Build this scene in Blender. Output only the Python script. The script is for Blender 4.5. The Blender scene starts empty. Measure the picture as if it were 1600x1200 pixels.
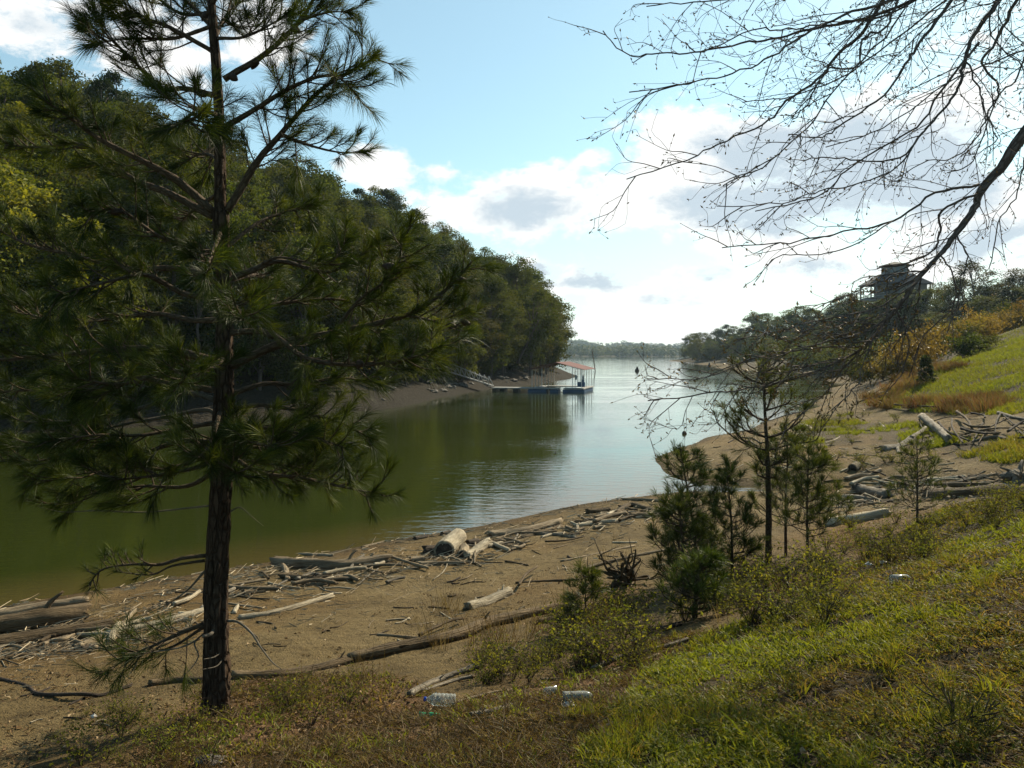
import bpy, math, random
import numpy as np
random.seed(7)
rng = np.random.default_rng(11)
SC = bpy.context.scene
COL = bpy.data.collections.new("place"); SC.collection.children.link(COL)
F, CX, HY, EYE = 1250.0, 800.0, 552.0, 4.0      # how the photograph was measured: focal length in px, horizon row, eye height

# ------------------------------------------------------------------ helpers
def at(px, py, Y):
    return np.array([(px-CX)/F*Y, Y, EYE-(py-HY)/F*Y])

def nrm(v):
    v = np.asarray(v, float)
    return v/np.maximum(np.linalg.norm(v, axis=-1, keepdims=True), 1e-9)

def vn(x, y, seed=0):
    x = np.asarray(x, float); y = np.asarray(y, float)
    xi = np.floor(x).astype(np.int64); yi = np.floor(y).astype(np.int64)
    fx = x-xi; fy = y-yi
    fx = fx*fx*(3-2*fx); fy = fy*fy*(3-2*fy)
    def h(a, b):
        n = (a*374761393 + b*668265263 + seed*974711) & 0x7fffffff
        n = ((n ^ (n >> 13))*1274126177) & 0x7fffffff
        return ((n ^ (n >> 16)) & 0xffff)/65535.0
    return (h(xi, yi)*(1-fx)+h(xi+1, yi)*fx)*(1-fy)+(h(xi, yi+1)*(1-fx)+h(xi+1, yi+1)*fx)*fy

def fbm(x, y, seed=0, o=4):
    s = 0; a = .5; t = 0
    for i in range(o):
        s = s+a*vn(x*2**i, y*2**i, seed+i*17); t += a; a *= .5
    return s/t

class MB:
    def __init__(s): s.v = []; s.f = []; s.c = []; s.t = []; s.n = 0
    def add(s, V, Fs, col=.5, tc=None):
        V = np.asarray(V, float).reshape(-1, 3); m = len(V)
        if not isinstance(Fs, list): Fs = [Fs]
        for f in Fs: s.f.append(np.asarray(f, np.int64)+s.n)
        s.v.append(V)
        c = np.empty((m, 4)); c[:, 3] = 1
        col = np.asarray(col, float)
        c[:, :3] = col[:, None] if col.ndim == 1 and len(col) == m and m != 3 else col
        s.c.append(c); s.t.append(np.zeros((m, 3)) if tc is None else np.asarray(tc, float))
        s.n += m
    def build(s, name, mat, parent=None, smooth=True, loc=None):
        V = np.concatenate(s.v) if s.v else np.zeros((0, 3))
        if loc is not None: V = V-np.asarray(loc)
        me = bpy.data.meshes.new(name)
        fl = np.concatenate([f.ravel() for f in s.f]); cnt = np.concatenate([np.full(len(f), f.shape[1]) for f in s.f])
        st = np.concatenate([[0], np.cumsum(cnt)[:-1]])
        me.vertices.add(len(V)); me.vertices.foreach_set("co", V.astype(np.float32).ravel())
        me.loops.add(len(fl)); me.loops.foreach_set("vertex_index", fl.astype(np.int32))
        me.polygons.add(len(cnt)); me.polygons.foreach_set("loop_start", st.astype(np.int32))
        me.polygons.foreach_set("use_smooth", np.full(len(cnt), bool(smooth)))
        a = me.attributes.new("Col", 'FLOAT_COLOR', 'POINT'); a.data.foreach_set("color", np.concatenate(s.c).astype(np.float32).ravel())
        a = me.attributes.new("tc", 'FLOAT_VECTOR', 'POINT'); a.data.foreach_set("vector", np.concatenate(s.t).astype(np.float32).ravel())
        me.update(calc_edges=True)
        o = bpy.data.objects.new(name, me); COL.objects.link(o)
        me.materials.append(mat)
        if parent is not None: o.parent = parent
        if loc is not None: o.location = loc
        return o

def tag(o, label=None, cat=None, group=None, kind=None):
    if label: o["label"] = label
    if cat: o["category"] = cat
    if group: o["group"] = group
    if kind: o["kind"] = kind
    return o

def empty(name, loc, label, cat, group=None, rz=0):
    o = bpy.data.objects.new(name, None); COL.objects.link(o)
    o.empty_display_size = .2; o.location = loc; o.rotation_euler = (0, 0, rz)
    return tag(o, label, cat, group)

KIDS = {}
def copy_thing(root, loc, rz=0., sc=1., label=None, group=None, rx=0., ry=0.):
    r = root.copy(); COL.objects.link(r); r.location = loc; r.rotation_euler = (rx, ry, rz)
    r.scale = (sc, sc, sc) if np.isscalar(sc) else sc
    if label: r["label"] = label
    if group: r["group"] = group
    if root.name not in KIDS: KIDS[root.name] = list(root.children)
    for ch in KIDS[root.name]:
        c = ch.copy(); COL.objects.link(c); c.parent = r
        if ch.name not in KIDS: KIDS[ch.name] = list(ch.children)
        for g in KIDS[ch.name]:
            d = g.copy(); COL.objects.link(d); d.parent = c
    return r

def spline(pts, k=4):
    P = np.asarray(pts, float)
    if len(P) == 2: P = np.stack([P[0], (P[0]+P[1])/2, P[1]])
    Q = np.vstack([2*P[0]-P[1], P, 2*P[-1]-P[-2]])
    out = []
    for i in range(1, len(Q)-2):
        p0, p1, p2, p3 = Q[i-1:i+3]
        for t in np.linspace(0, 1, k, endpoint=False):
            out.append(.5*((2*p1)+(-p0+p2)*t+(2*p0-5*p1+4*p2-p3)*t*t+(-p0+3*p1-3*p2+p3)*t**3))
    out.append(P[-1])
    return np.array(out)

def tube(mb, P, R, n=6, rough=0., col=.5, caps=True, seed=0, fr=3., broken=0.):
    P = np.asarray(P, float); m = len(P); R = np.broadcast_to(np.asarray(R, float), (m,))
    T = np.empty_like(P); T[1:-1] = P[2:]-P[:-2]; T[0] = P[1]-P[0]; T[-1] = P[-1]-P[-2]; T = nrm(T)
    ref = np.array([0, 0, 1.]) if abs(T[0][2]) < .9 else np.array([1., 0, 0])
    N = np.empty_like(P); a = np.cross(T[0], ref); a /= np.linalg.norm(a)
    for i in range(m):
        a = a-T[i]*a.dot(T[i]); a /= max(np.linalg.norm(a), 1e-9); N[i] = a
    B = np.cross(T, N)
    th = np.arange(n)*2*math.pi/n
    S = np.concatenate([[0], np.cumsum(np.linalg.norm(np.diff(P, axis=0), axis=1))])
    c, s = np.cos(th), np.sin(th)
    rr = R[:, None]*np.ones(n)
    rm = max(R.max(), 1e-4)
    if rough:
        L = S[:, None]/rm
        rr = rr*(1+rough*(2*fbm(c*fr*.5+7*seed+L*.05, s*fr*.5+L*.22, seed+3)-1)+rough*.5*(2*vn(c*fr*1.6+L*.1+seed, s*fr*1.6+L*.8, seed+9)-1))
    V = P[:, None]+rr[..., None]*(c[None, :, None]*N[:, None]+s[None, :, None]*B[:, None])
    if broken:
        j0 = (vn(th*2.2, th*0+seed, seed)-.5)*broken*R[0]*2; j1 = (vn(th*2.2, th*0+seed+5, seed)-.5)*broken*R[-1]*2
        V[0] += T[0]*j0[:, None]; V[-1] += T[-1]*j1[:, None]
    tc = np.stack([rr*c, rr*s, np.repeat(S[:, None], n, 1)], -1).reshape(-1, 3)
    idx = np.arange(m*n).reshape(m, n)
    q = np.stack([idx[:-1], np.roll(idx[:-1], -1, 1), np.roll(idx[1:], -1, 1), idx[1:]], -1).reshape(-1, 4)
    V = V.reshape(-1, 3); Fs = [q]
    if caps and n > 3:
        ctr = np.stack([P[0]-T[0]*R[0]*.05, P[-1]+T[-1]*R[-1]*.05])
        b = len(V); V = np.vstack([V, ctr]); tc = np.vstack([tc, [[0, 0, 0], [0, 0, S[-1]]]])
        i0 = idx[0]; i1 = idx[-1]
        Fs.append(np.stack([np.roll(i0, -1), i0, np.full(n, b)], -1)); Fs.append(np.stack([i1, np.roll(i1, -1), np.full(n, b+1)], -1))
    mb.add(V, Fs, col, tc)

def box(mb, c, s, rz=0., col=.5):
    x, y, z = np.asarray(s)/2.
    V = np.array([[-x, -y, -z], [x, -y, -z], [x, y, -z], [-x, y, -z], [-x, -y, z], [x, -y, z], [x, y, z], [-x, y, z]])
    if rz:
        C, S = math.cos(rz), math.sin(rz); V = np.stack([V[:, 0]*C-V[:, 1]*S, V[:, 0]*S+V[:, 1]*C, V[:, 2]], -1)
    mb.add(V+np.asarray(c), np.array([[0, 3, 2, 1], [4, 5, 6, 7], [0, 1, 5, 4], [1, 2, 6, 5], [2, 3, 7, 6], [3, 0, 4, 7]]), col, V)

def bar(mb, a, b, w, n=6, col=.5):
    tube(mb, np.array([a, b]), w, n, col=col)

def lathe(mb, prof, n=16, M=None, col=.5):
    prof = np.asarray(prof, float); th = np.arange(n)*2*math.pi/n; m = len(prof)
    V = np.stack([prof[:, 0:1]*np.cos(th), prof[:, 0:1]*np.sin(th), np.repeat(prof[:, 1:2], n, 1)], -1).reshape(-1, 3)
    tc = V.copy()
    if M is not None: V = V@M[0].T+M[1]
    idx = np.arange(m*n).reshape(m, n)
    q = np.stack([idx[:-1], np.roll(idx[:-1], -1, 1), np.roll(idx[1:], -1, 1), idx[1:]], -1).reshape(-1, 4)
    mb.add(V, q, col, tc)

def frame(d):
    d = nrm(d); r = np.array([0, 0, 1.]) if abs(d[2]) < .9 else np.array([1., 0, 0])
    a = nrm(np.cross(r, d)); b = np.cross(d, a)
    return np.stack([a, b, d], 1)

def leaves(mb, C, Nn, size, rg, asp=.55, col=None, fold=.15):
    """diamond shaped leaf faces"""
    m = len(C); Nn = nrm(Nn); r = nrm(rg.normal(size=(m, 3)))
    u = nrm(np.cross(Nn, r)); v = np.cross(Nn, u); size = np.broadcast_to(size, (m,))[:, None]
    V = np.stack([C-u*size*.5, C+v*size*asp*.5+Nn*size*fold, C+u*size*.5, C-v*size*asp*.5+Nn*size*fold], 1).reshape(-1, 3)
    i = np.arange(m)*4
    if col is None: col = rg.random(m)
    mb.add(V, np.stack([i, i+1, i+2, i+3], -1), np.repeat(col, 4, 0))

def blades(mb, P, D, L, W, rg, col, bend=.5):
    """curved grass blades: a quad and a tip"""
    m = len(P); D = nrm(D); L = L[:, None]; W = np.broadcast_to(W, (m,))[:, None]
    side = nrm(np.cross(D, nrm(rg.normal(size=(m, 3))))); lean = nrm(rg.normal(size=(m, 3))*[1, 1, .15])
    mid = P+D*L*.55+lean*L*bend*.18; tip = P+D*L*(1-.18*bend)+lean*L*bend*.6
    V = np.stack([P-side*W, P+side*W, mid-side*W*.8, mid+side*W*.8, tip], 1).reshape(-1, 3)
    i = np.arange(m)*5
    mb.add(V, [np.stack([i, i+1, i+3, i+2], -1), np.stack([i+2, i+3, i+4], -1)], np.repeat(col, 5, 0))

def needles(mb, P, D, L, W, rg, col):
    m = len(P); D = nrm(D); side = nrm(np.cross(D, nrm(rg.normal(size=(m, 3)))))
    sag = np.zeros((m, 3)); sag[:, 2] = -L*L*1.3
    mid = P+D*L[:, None]*.55+sag*.3; tip = P+D*L[:, None]+sag
    W = np.broadcast_to(W, (m,))[:, None]
    V = np.stack([P-side*W*.6, P+side*W*.6, mid+side*W, mid-side*W, tip], 1).reshape(-1, 3); i = np.arange(m)*5
    mb.add(V, [np.stack([i, i+1, i+2, i+3], -1), np.stack([i+3, i+2, i+4], -1)], np.repeat(col, 5, 0))

# ------------------------------------------------------------------ materials
def newmat(name):
    m = bpy.data.materials.new(name); m.use_nodes = True; nt = m.node_tree; nt.nodes.clear()
    return m, nt
def nd(nt, t, **k):
    n = nt.nodes.new(t)
    for a, b in k.items():
        if a.startswith('i_'):
            key = a[2:]; key = int(key) if key.isdigit() else key
            n.inputs[key].default_value = b
        else: setattr(n, a, b)
    return n
def ramp(nt, fac, stops):
    r = nd(nt, 'ShaderNodeValToRGB'); e = r.color_ramp.elements
    while len(e) < len(stops): e.new(.5)
    for el, (p, c) in zip(e, stops): el.position = p; el.color = (*c, 1)
    nt.links.new(fac, r.inputs[0]); return r.outputs[0]
def mixc(nt, fac, a, b, mode='MIX'):
    m = nd(nt, 'ShaderNodeMix', data_type='RGBA', blend_type=mode)
    for s, v in ((m.inputs[0], fac), (m.inputs[6], a), (m.inputs[7], b)):
        if hasattr(v, 'links') or isinstance(v, bpy.types.NodeSocket): nt.links.new(v, s)
        else: s.default_value = v if np.isscalar(v) else (*v, 1)
    return m.outputs[2]
def noise(nt, vec, scale, detail=4, rough=.6, stretch=None, dist=0.):
    if stretch is not None:
        mp = nd(nt, 'ShaderNodeMapping'); mp.inputs['Scale'].default_value = stretch; nt.links.new(vec, mp.inputs[0]); vec = mp.outputs[0]
    n = nd(nt, 'ShaderNodeTexNoise'); n.inputs['Scale'].default_value = scale; n.inputs['Detail'].default_value = detail
    n.inputs['Roughness'].default_value = rough; n.inputs['Distortion'].default_value = dist
    nt.links.new(vec, n.inputs['Vector']); return n.outputs['Fac']
def attr(nt, name): return nd(nt, 'ShaderNodeAttribute', attribute_name=name)
def bsdf(nt, col, rough=.8, bump=None, bs=.3, bd=.02, spec=.3, metal=0.):
    p = nd(nt, 'ShaderNodeBsdfPrincipled'); p.inputs['Roughness'].default_value = rough
    p.inputs['Specular IOR Level'].default_value = spec; p.inputs['Metallic'].default_value = metal
    if isinstance(col, bpy.types.NodeSocket): nt.links.new(col, p.inputs['Base Color'])
    else: p.inputs['Base Color'].default_value = (*col, 1)
    if bump is not None:
        b = nd(nt, 'ShaderNodeBump'); b.inputs['Strength'].default_value = bs; b.inputs['Distance'].default_value = bd
        nt.links.new(bump, b.inputs['Height']); nt.links.new(b.outputs[0], p.inputs['Normal'])
    return p
def outm(nt, sh):
    o = nd(nt, 'ShaderNodeOutputMaterial'); nt.links.new(sh.outputs[0] if hasattr(sh, 'outputs') else sh, o.inputs[0])

def leaf_mat(name, ca, cb, trans=.4, rough=.55, tint=.25, spec=.25, cc=None, objvar=True):
    m, nt = newmat(name); a = attr(nt, 'Col')
    stops = [(0, ca), (1, cb)] if cc is None else [(0, ca), (.55, cb), (1, cc)]
    c = ramp(nt, a.outputs['Fac'], stops)
    if objvar:
        oi = nd(nt, 'ShaderNodeObjectInfo')
        hs = nd(nt, 'ShaderNodeHueSaturation')
        mr = nd(nt, 'ShaderNodeMapRange'); mr.inputs['To Min'].default_value = 1-tint; mr.inputs['To Max'].default_value = 1+tint
        nt.links.new(oi.outputs['Random'], mr.inputs[0]); nt.links.new(mr.outputs[0], hs.inputs['Value'])
        mh = nd(nt, 'ShaderNodeMapRange'); mh.inputs['To Min'].default_value = .48; mh.inputs['To Max'].default_value = .515
        fr = nd(nt, 'ShaderNodeMath', operation='FRACT'); ml = nd(nt, 'ShaderNodeMath', operation='MULTIPLY'); ml.inputs[1].default_value = 7.31
        nt.links.new(oi.outputs['Random'], ml.inputs[0]); nt.links.new(ml.outputs[0], fr.inputs[0]); nt.links.new(fr.outputs[0], mh.inputs[0])
        nt.links.new(mh.outputs[0], hs.inputs['Hue']); nt.links.new(c, hs.inputs['Color']); c = hs.outputs[0]
    p = bsdf(nt, c, rough, spec=spec)
    t = nd(nt, 'ShaderNodeBsdfTranslucent')
    c2 = mixc(nt, 1., c, (1.25, 1.15, .55), 'MULTIPLY'); nt.links.new(c2, t.inputs[0])
    mx = nd(nt, 'ShaderNodeMixShader'); mx.inputs[0].default_value = trans
    nt.links.new(p.outputs[0], mx.inputs[1]); nt.links.new(t.outputs[0], mx.inputs[2]); outm(nt, mx)
    return m

def wood_mat(name, ca, cb, cc, bump=.5, dark=.35, rough=.85):
    m, nt = newmat(name); tc = attr(nt, 'tc').outputs['Vector']
    g = noise(nt, tc, 14, 6, .7, (1, 1, .09), .6); g2 = noise(nt, tc, 5, 4, .6, (1, 1, .35)); g3 = noise(nt, tc, 60, 3, .6, (1, 1, .05))
    c = ramp(nt, g, [(.3, ca), (.5, cb), (.72, cc)])
    bl = ramp(nt, g2, [(.35, (dark,)*3), (.6, (1, 1, 1))]); c = mixc(nt, .8, c, bl, 'MULTIPLY')
    oi = nd(nt, 'ShaderNodeObjectInfo'); mr = nd(nt, 'ShaderNodeMapRange'); mr.inputs['To Min'].default_value = .65; mr.inputs['To Max'].default_value = 1.2
    nt.links.new(oi.outputs['Random'], mr.inputs[0]); hs = nd(nt, 'ShaderNodeHueSaturation'); nt.links.new(mr.outputs[0], hs.inputs['Value']); nt.links.new(c, hs.inputs['Color'])
    ad = nd(nt, 'ShaderNodeMath', operation='ADD'); nt.links.new(g, ad.inputs[0]); nt.links.new(g3, ad.inputs[1])
    outm(nt, bsdf(nt, hs.outputs[0], rough, ad.outputs[0], 1., .05, .15)); return m

def bark_mat(name, ca, cb, sc=18, str_=.9):
    m, nt = newmat(name); tc = attr(nt, 'tc').outputs['Vector']
    mp = nd(nt, 'ShaderNodeMapping'); mp.inputs['Scale'].default_value = (1, 1, .32); nt.links.new(tc, mp.inputs[0])
    v = nd(nt, 'ShaderNodeTexVoronoi', feature='DISTANCE_TO_EDGE'); v.inputs['Scale'].default_value = sc; nt.links.new(mp.outputs[0], v.inputs['Vector'])
    n = noise(nt, tc, sc*2.2, 5, .65)
    e = ramp(nt, v.outputs['Distance'], [(.0, (0, 0, 0)), (.22, (1, 1, 1))])
    c = mixc(nt, n, ca, cb); c = mixc(nt, .75, c, mixc(nt, e, (.35, .32, .3), (1, 1, 1)), 'MULTIPLY')
    ad = nd(nt, 'ShaderNodeMath', operation='MULTIPLY_ADD'); nt.links.new(n, ad.inputs[0]); ad.inputs[1].default_value = .5; nt.links.new(e, ad.inputs[2])
    outm(nt, bsdf(nt, c, .9, ad.outputs[0], str_, .02, .12)); return m

def plain_mat(name, c, rough=.6, var=.25, sc=8., metal=0., spec=.35):
    m, nt = newmat(name); co = nd(nt, 'ShaderNodeTexCoord').outputs['Object']
    n = noise(nt, co, sc, 5, .65); d = tuple(x*(1-var) for x in c); e = tuple(min(1, x*(1+var)) for x in c)
    outm(nt, bsdf(nt, ramp(nt, n, [(.3, d), (.7, e)]), rough, n, .15, .01, spec, metal)); return m

M = {}
M['pine_needle'] = leaf_mat('pine_needle', (.011, .021, .003), (.033, .050, .006), .34, .5, .1, .12, cc=(.10, .115, .014), objvar=False)
M['young_needle'] = leaf_mat('young_needle', (.024, .038, .007), (.06, .078, .012), .32, .5, .12, .15, cc=(.13, .15, .045))
M['pine_bark'] = bark_mat('pine_bark', (.022, .015, .011), (.105, .07, .046), 26, 1.)
M['branch_bark'] = bark_mat('branch_bark', (.05, .036, .024), (.12, .088, .058), 40, .5)
M['dead_twig'] = wood_mat('dead_twig', (.10, .08, .06), (.2, .17, .13), (.3, .26, .2))
M['grey_bark'] = bark_mat('grey_bark', (.075, .058, .05), (.19, .155, .135), 30, .6)
M['cone'] = plain_mat('cone', (.035, .022, .014), .8, .4, 60)
M['bud'] = leaf_mat('bud', (.12, .085, .03), (.24, .19, .06), .45, .5, .1)
M['leafy'] = leaf_mat('leafy', (.034, .047, .007), (.074, .089, .013), .46, .6, .3, .1)
M['spring'] = leaf_mat('spring', (.054, .070, .007), (.112, .122, .014), .48, .6, .25, .1)
M['olive'] = leaf_mat('olive', (.045, .05, .014), (.085, .082, .021), .42, .6, .25, .1)
M['evergreen'] = leaf_mat('evergreen', (.013, .024, .006), (.032, .046, .010), .22, .6, .2, .1)
M['far_leaf'] = leaf_mat('far_leaf', (.035, .05, .018), (.09, .10, .03), .35, .6, .3)
M['yellow'] = leaf_mat('yellow', (.12, .088, .018), (.235, .17, .03), .4, .6, .2)
M['weed'] = leaf_mat('weed', (.05, .062, .012), (.12, .13, .02), .48, .55, .25, .08, cc=(.23, .22, .032))
M['grass'] = leaf_mat('grass', (.23, .155, .05), (.14, .15, .018), .5, .5, .0, .14, cc=(.17, .20, .02), objvar=False)
M['dry_grass'] = leaf_mat('dry_grass', (.045, .03, .017), (.105, .072, .035), .35, .6, .0, .08, cc=(.26, .2, .11), objvar=False)
M['sedge'] = leaf_mat('sedge', (.12, .052, .033), (.15, .09, .045), .38, .6, .35, .2, cc=(.105, .115, .028))
M['litter'] = leaf_mat('litter', (.07, .042, .024), (.16, .1, .05), .1, .7, .0, .05, cc=(.40, .30, .18), objvar=False)
M['wood_tan'] = wood_mat('wood_tan', (.17, .12, .07), (.30, .23, .145), (.42, .34, .23))
M['wood_pale'] = wood_mat('wood_pale', (.32, .25, .16), (.50, .42, .29), (.62, .54, .40), dark=.5)
M['wood_grey'] = wood_mat('wood_grey', (.12, .098, .07), (.26, .22, .165), (.42, .37, .29), dark=.4)
M['wood_brown'] = wood_mat('wood_brown', (.06, .04, .022), (.135, .095, .052), (.25, .18, .105))
M['wood_dark'] = wood_mat('wood_dark', (.03, .022, .016), (.07, .052, .038), (.13, .10, .07))
M['debris'] = leaf_mat('debris', (.07, .05, .03), (.22, .165, .10), .0, .85, 0., .1, cc=(.46, .38, .26), objvar=False)
M['white_metal'] = plain_mat('white_metal', (.27, .27, .26), .6, .2, 3)
M['house_white'] = plain_mat('house_white', (.5, .5, .49), .5, .1, 3)
M['red_roof'] = plain_mat('red_roof', (.115, .042, .038), .9, .15, 2)
M['blue_plastic'] = plain_mat('blue_plastic', (.03, .07, .14), .45, .2, 3)
M['deck'] = plain_mat('deck', (.30, .30, .29), .7, .2, 4)
M['black'] = plain_mat('black', (.02, .02, .022), .5, .3, 5)
M['rock'] = plain_mat('rock', (.10, .088, .074), .9, .4, 5)
M['house_wall'] = plain_mat('house_wall', (.15, .145, .135), .8, .15, 2)
M['house_trim'] = plain_mat('house_trim', (.11, .106, .10), .7, .1, 3)
M['house_roof'] = plain_mat('house_roof', (.05, .047, .047), .85, .2, 4)
M['white_scrap'] = plain_mat('white_scrap', (.5, .49, .45), .5, .1, 12)
M['green_plastic'] = plain_mat('green_plastic', (.02, .30, .12), .25, .15, 10, spec=.6)
M['cap_blue'] = plain_mat('cap_blue', (.015, .06, .38), .4, .1, 10)
def glassy(name, c, tr=.55):
    m, nt = newmat(name); p = bsdf(nt, c, .12, spec=.6); p.inputs['Transmission Weight'].default_value = tr; p.inputs['IOR'].default_value = 1.2; outm(nt, p); return m
M['clear_plastic'] = glassy('clear_plastic', (.70, .72, .66), .75); M['glass'] = glassy('glass', (.10, .12, .14), .0)

# ------------------------------------------------------------------ ground: heights from surveyed points
PTS = []
def sp(px, py, z):
    Y = F*(EYE-z)/(py-HY); PTS.append(((px-CX)/F*Y, Y, z))
SHORE = [(-250, 985), (-100, 962), (0, 948), (150, 922), (300, 898), (380, 885), (480, 868), (560, 855), (620, 843), (700, 831), (780, 815), (850, 800), (920, 786),
         (1000, 776), (1060, 770), (1112, 766), (1070, 748), (1030, 726), (1022, 718), (1060, 700), (1101, 684), (1127, 679), (1185, 664), (1240, 647), (1277, 627), (1307, 615),
         (1337, 602), (1310, 590), (1281, 586), (1240, 580), (1160, 577.5), (1118, 574.5), (1150, 571.5), (1100, 567.5), (1064, 565.2)]
for p in SHORE: sp(p[0], p[1], 0.)
for px, py, z in [(0, 1200, 1.3), (0, 1120, 1.0), (0, 1050, .68), (0, 1000, .38), (150, 1000, .45), (150, 1080, .9), (337, 1105, 1.35), (337, 1000, .78), (337, 940, .4), (200, 1200, 1.5),
                  (600, 1200, 1.75), (600, 1100, 1.35), (600, 1050, 1.08), (600, 1000, .8), (600, 930, .42), (480, 940, .45), (700, 940, .5), (700, 880, .28), (800, 1000, .95), (800, 1080, 1.42), (850, 900, .45), (850, 1200, 1.95),
                  (1000, 1100, 1.75), (1000, 1000, 1.35), (1000, 900, .62), (1000, 840, .32), (1200, 880, .95), (1200, 1200, 2.12), (1200, 1100, 2.0), (1200, 1000, 1.72), (1200, 930, 1.36), (1100, 960, 1.25), (1100, 860, .62), (1100, 800, .28),
                  (1600, 1200, 2.42), (1600, 1000, 2.42), (1600, 880, 2.38), (1600, 775, 2.2), (1500, 800, 1.95), (1400, 830, 1.6), (1300, 860, 1.3), (1400, 900, 1.98), (1400, 1000, 2.2), (1400, 1200, 2.32), (1300, 800, .65), (1200, 800, .38),
                  (1600, 745, 1.1), (1450, 745, .8), (1300, 745, .5), (1200, 765, .25), (1330, 700, .6), (1200, 710, .35), (1120, 715, .3), (1090, 735, .2), (1420, 700, .85), (1600, 700, 1.45), (1600, 650, 1.9), (1460, 675, 1.1), (1340, 650, .7), (1250, 680, .5), (1500, 645, 1.35), (1340, 625, .6)]:
    sp(px, py, z)
PTS += [(0, 0, 2.4), (3, -3, 2.7), (-6, 0, 2.0), (0, -10, 2.9), (-15, -5, 2.0), (-20, 4, 1.2), (12, -4, 3.6), (25, 0, 5.0), (12, 6, 3.0), (20, 14, 3.0), (40, 10, 7.5), (60, 25, 10), (30, -12, 6),
        (23, 36, 2.65), (26, 48, 2.9), (25, 53, 2.0), (26.5, 62, 1.05), (32, 50, 4.5), (34, 65, 3.1), (41, 64, 6.2), (48, 55, 7.5), (52, 75, 7.0), (44, 85, 3.2), (60, 100, 6.5), (80, 90, 11), (100, 60, 14), (120, 110, 15), (62, 120, 4.0), (75, 140, 7), (90, 190, 8.5),
        (75, 165, 3.5), (110, 170, 11), (150, 200, 14), (80, 230, 3.5), (100, 260, 6), (92, 310, 3.5), (100, 370, 3.5), (130, 330, 8), (90, 415, 1.5), (130, 420, 4), (85, 450, -2), (70, 400, -2), (66, 330, -2), (50, 250, -2), (170, 420, 7), (220, 300, 14)]
# lake bed
for px, py in [(0, 860), (200, 820), (400, 800), (600, 780), (750, 740), (900, 720), (960, 690), (1080, 640), (1170, 620), (1250, 600)]:
    Y = F*EYE/(py-HY); PTS.append(((px-CX)/F*Y, Y, -1.1))
PTS += [(10, 21.5, -.05), (7.2, 22.6, -.22), (-20, 30, -2), (0, 40, -2), (12, 60, -2), (20, 90, -2), (35, 120, -2), (30, 180, -2), (0, 100, -2), (-30, 20, -1.2), (0, 300, -3), (40, 400, -3)]
PTS = np.array(PTS)
CQ = 1.6
def _solve():
    A = np.sqrt(((PTS[:, None, :2]-PTS[None, :, :2])**2).sum(-1)+CQ*CQ); n = len(PTS)
    A = A-np.eye(n)*.05
    P1 = np.c_[np.ones(n), PTS[:, :2]]
    K = np.block([[A, P1], [P1.T, np.zeros((3, 3))]])
    return np.linalg.solve(K, np.r_[PTS[:, 2], 0, 0, 0])
WQ = _solve()
def hz(X, Y, detail=True):
    X = np.atleast_1d(np.asarray(X, float)); Y = np.atleast_1d(np.asarray(Y, float)); sh = X.shape; x = X.ravel(); y = Y.ravel()
    out = np.empty(len(x))
    for i in range(0, len(x), 20000):
        a, b = x[i:i+20000], y[i:i+20000]
        r = np.sqrt((a[:, None]-PTS[None, :, 0])**2+(b[:, None]-PTS[None, :, 1])**2+CQ*CQ)
        out[i:i+20000] = r@WQ[:-3]+WQ[-3]+WQ[-2]*a+WQ[-1]*b
    if detail:
        am = np.clip(np.abs(out)*.8, .12, 1.)
        out = out+am*(.16*(fbm(x*.45, y*.45, 5)-.5)+.10*(fbm(x*1.7, y*1.7, 9)-.5)+.035*(vn(x*7, y*7, 3)-.5))
        te = out*52+5*fbm(x*.5, y*.5, 12); out = out+np.where((out > .03) & (out < 1.1), .010*np.abs(np.sin(te)), 0)
    return out.reshape(sh)
def ray(px, py, up=0.):
    """the ground point seen at a pixel of the photograph"""
    Y = np.concatenate([np.arange(2.2, 40, .05), np.arange(40, 160, .3)])
    d = EYE-(py-HY)/F*Y-(hz((px-CX)/F*Y, Y)+up)
    k = np.argmax(d < 0) if (d < 0).any() else len(Y)-1
    if k == 0: y = Y[0]
    else:
        t = d[k-1]/(d[k-1]-d[k]); y = Y[k-1]+t*(Y[k]-Y[k-1])
    return at(px, py, y)
def proj(X, Y, Z): return CX+F*X/Y, HY-F*(Z-EYE)/Y
def inpoly(x, y, poly):
    c = np.zeros(x.shape, bool); n = len(poly)
    for i in range(n):
        x0, y0 = poly[i]; x1, y1 = poly[(i+1) % n]
        c ^= ((y0 > y) != (y1 > y)) & (x < (x1-x0)*(y-y0)/((y1-y0) if y1 != y0 else 1e-9)+x0)
    return c
G1 = [(1900, 700), (1600, 772), (1480, 798), (1380, 845), (1280, 912), (1180, 960), (1080, 1000), (1010, 1060), (960, 1130), (900, 1200), (700, 1500), (2500, 1500)]
G2 = [(230, 1150), (330, 1085), (450, 1065), (600, 1062), (700, 1085), (850, 1045), (1000, 1000), (1120, 975), (960, 1150), (900, 1300), (60, 1300)]
G3 = [(1345, 632), (1400, 606), (1470, 570), (1620, 503), (2200, 400), (2200, 640), (1600, 646), (1500, 648), (1400, 640)]
G4 = [(1330, 668), (1400, 655), (1470, 672), (1500, 690), (1620, 668), (1640, 712), (1560, 722), (1480, 708), (1390, 690)]
G5 = [(1265, 655), (1340, 645), (1350, 690), (1290, 700), (1230, 690)]
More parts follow.
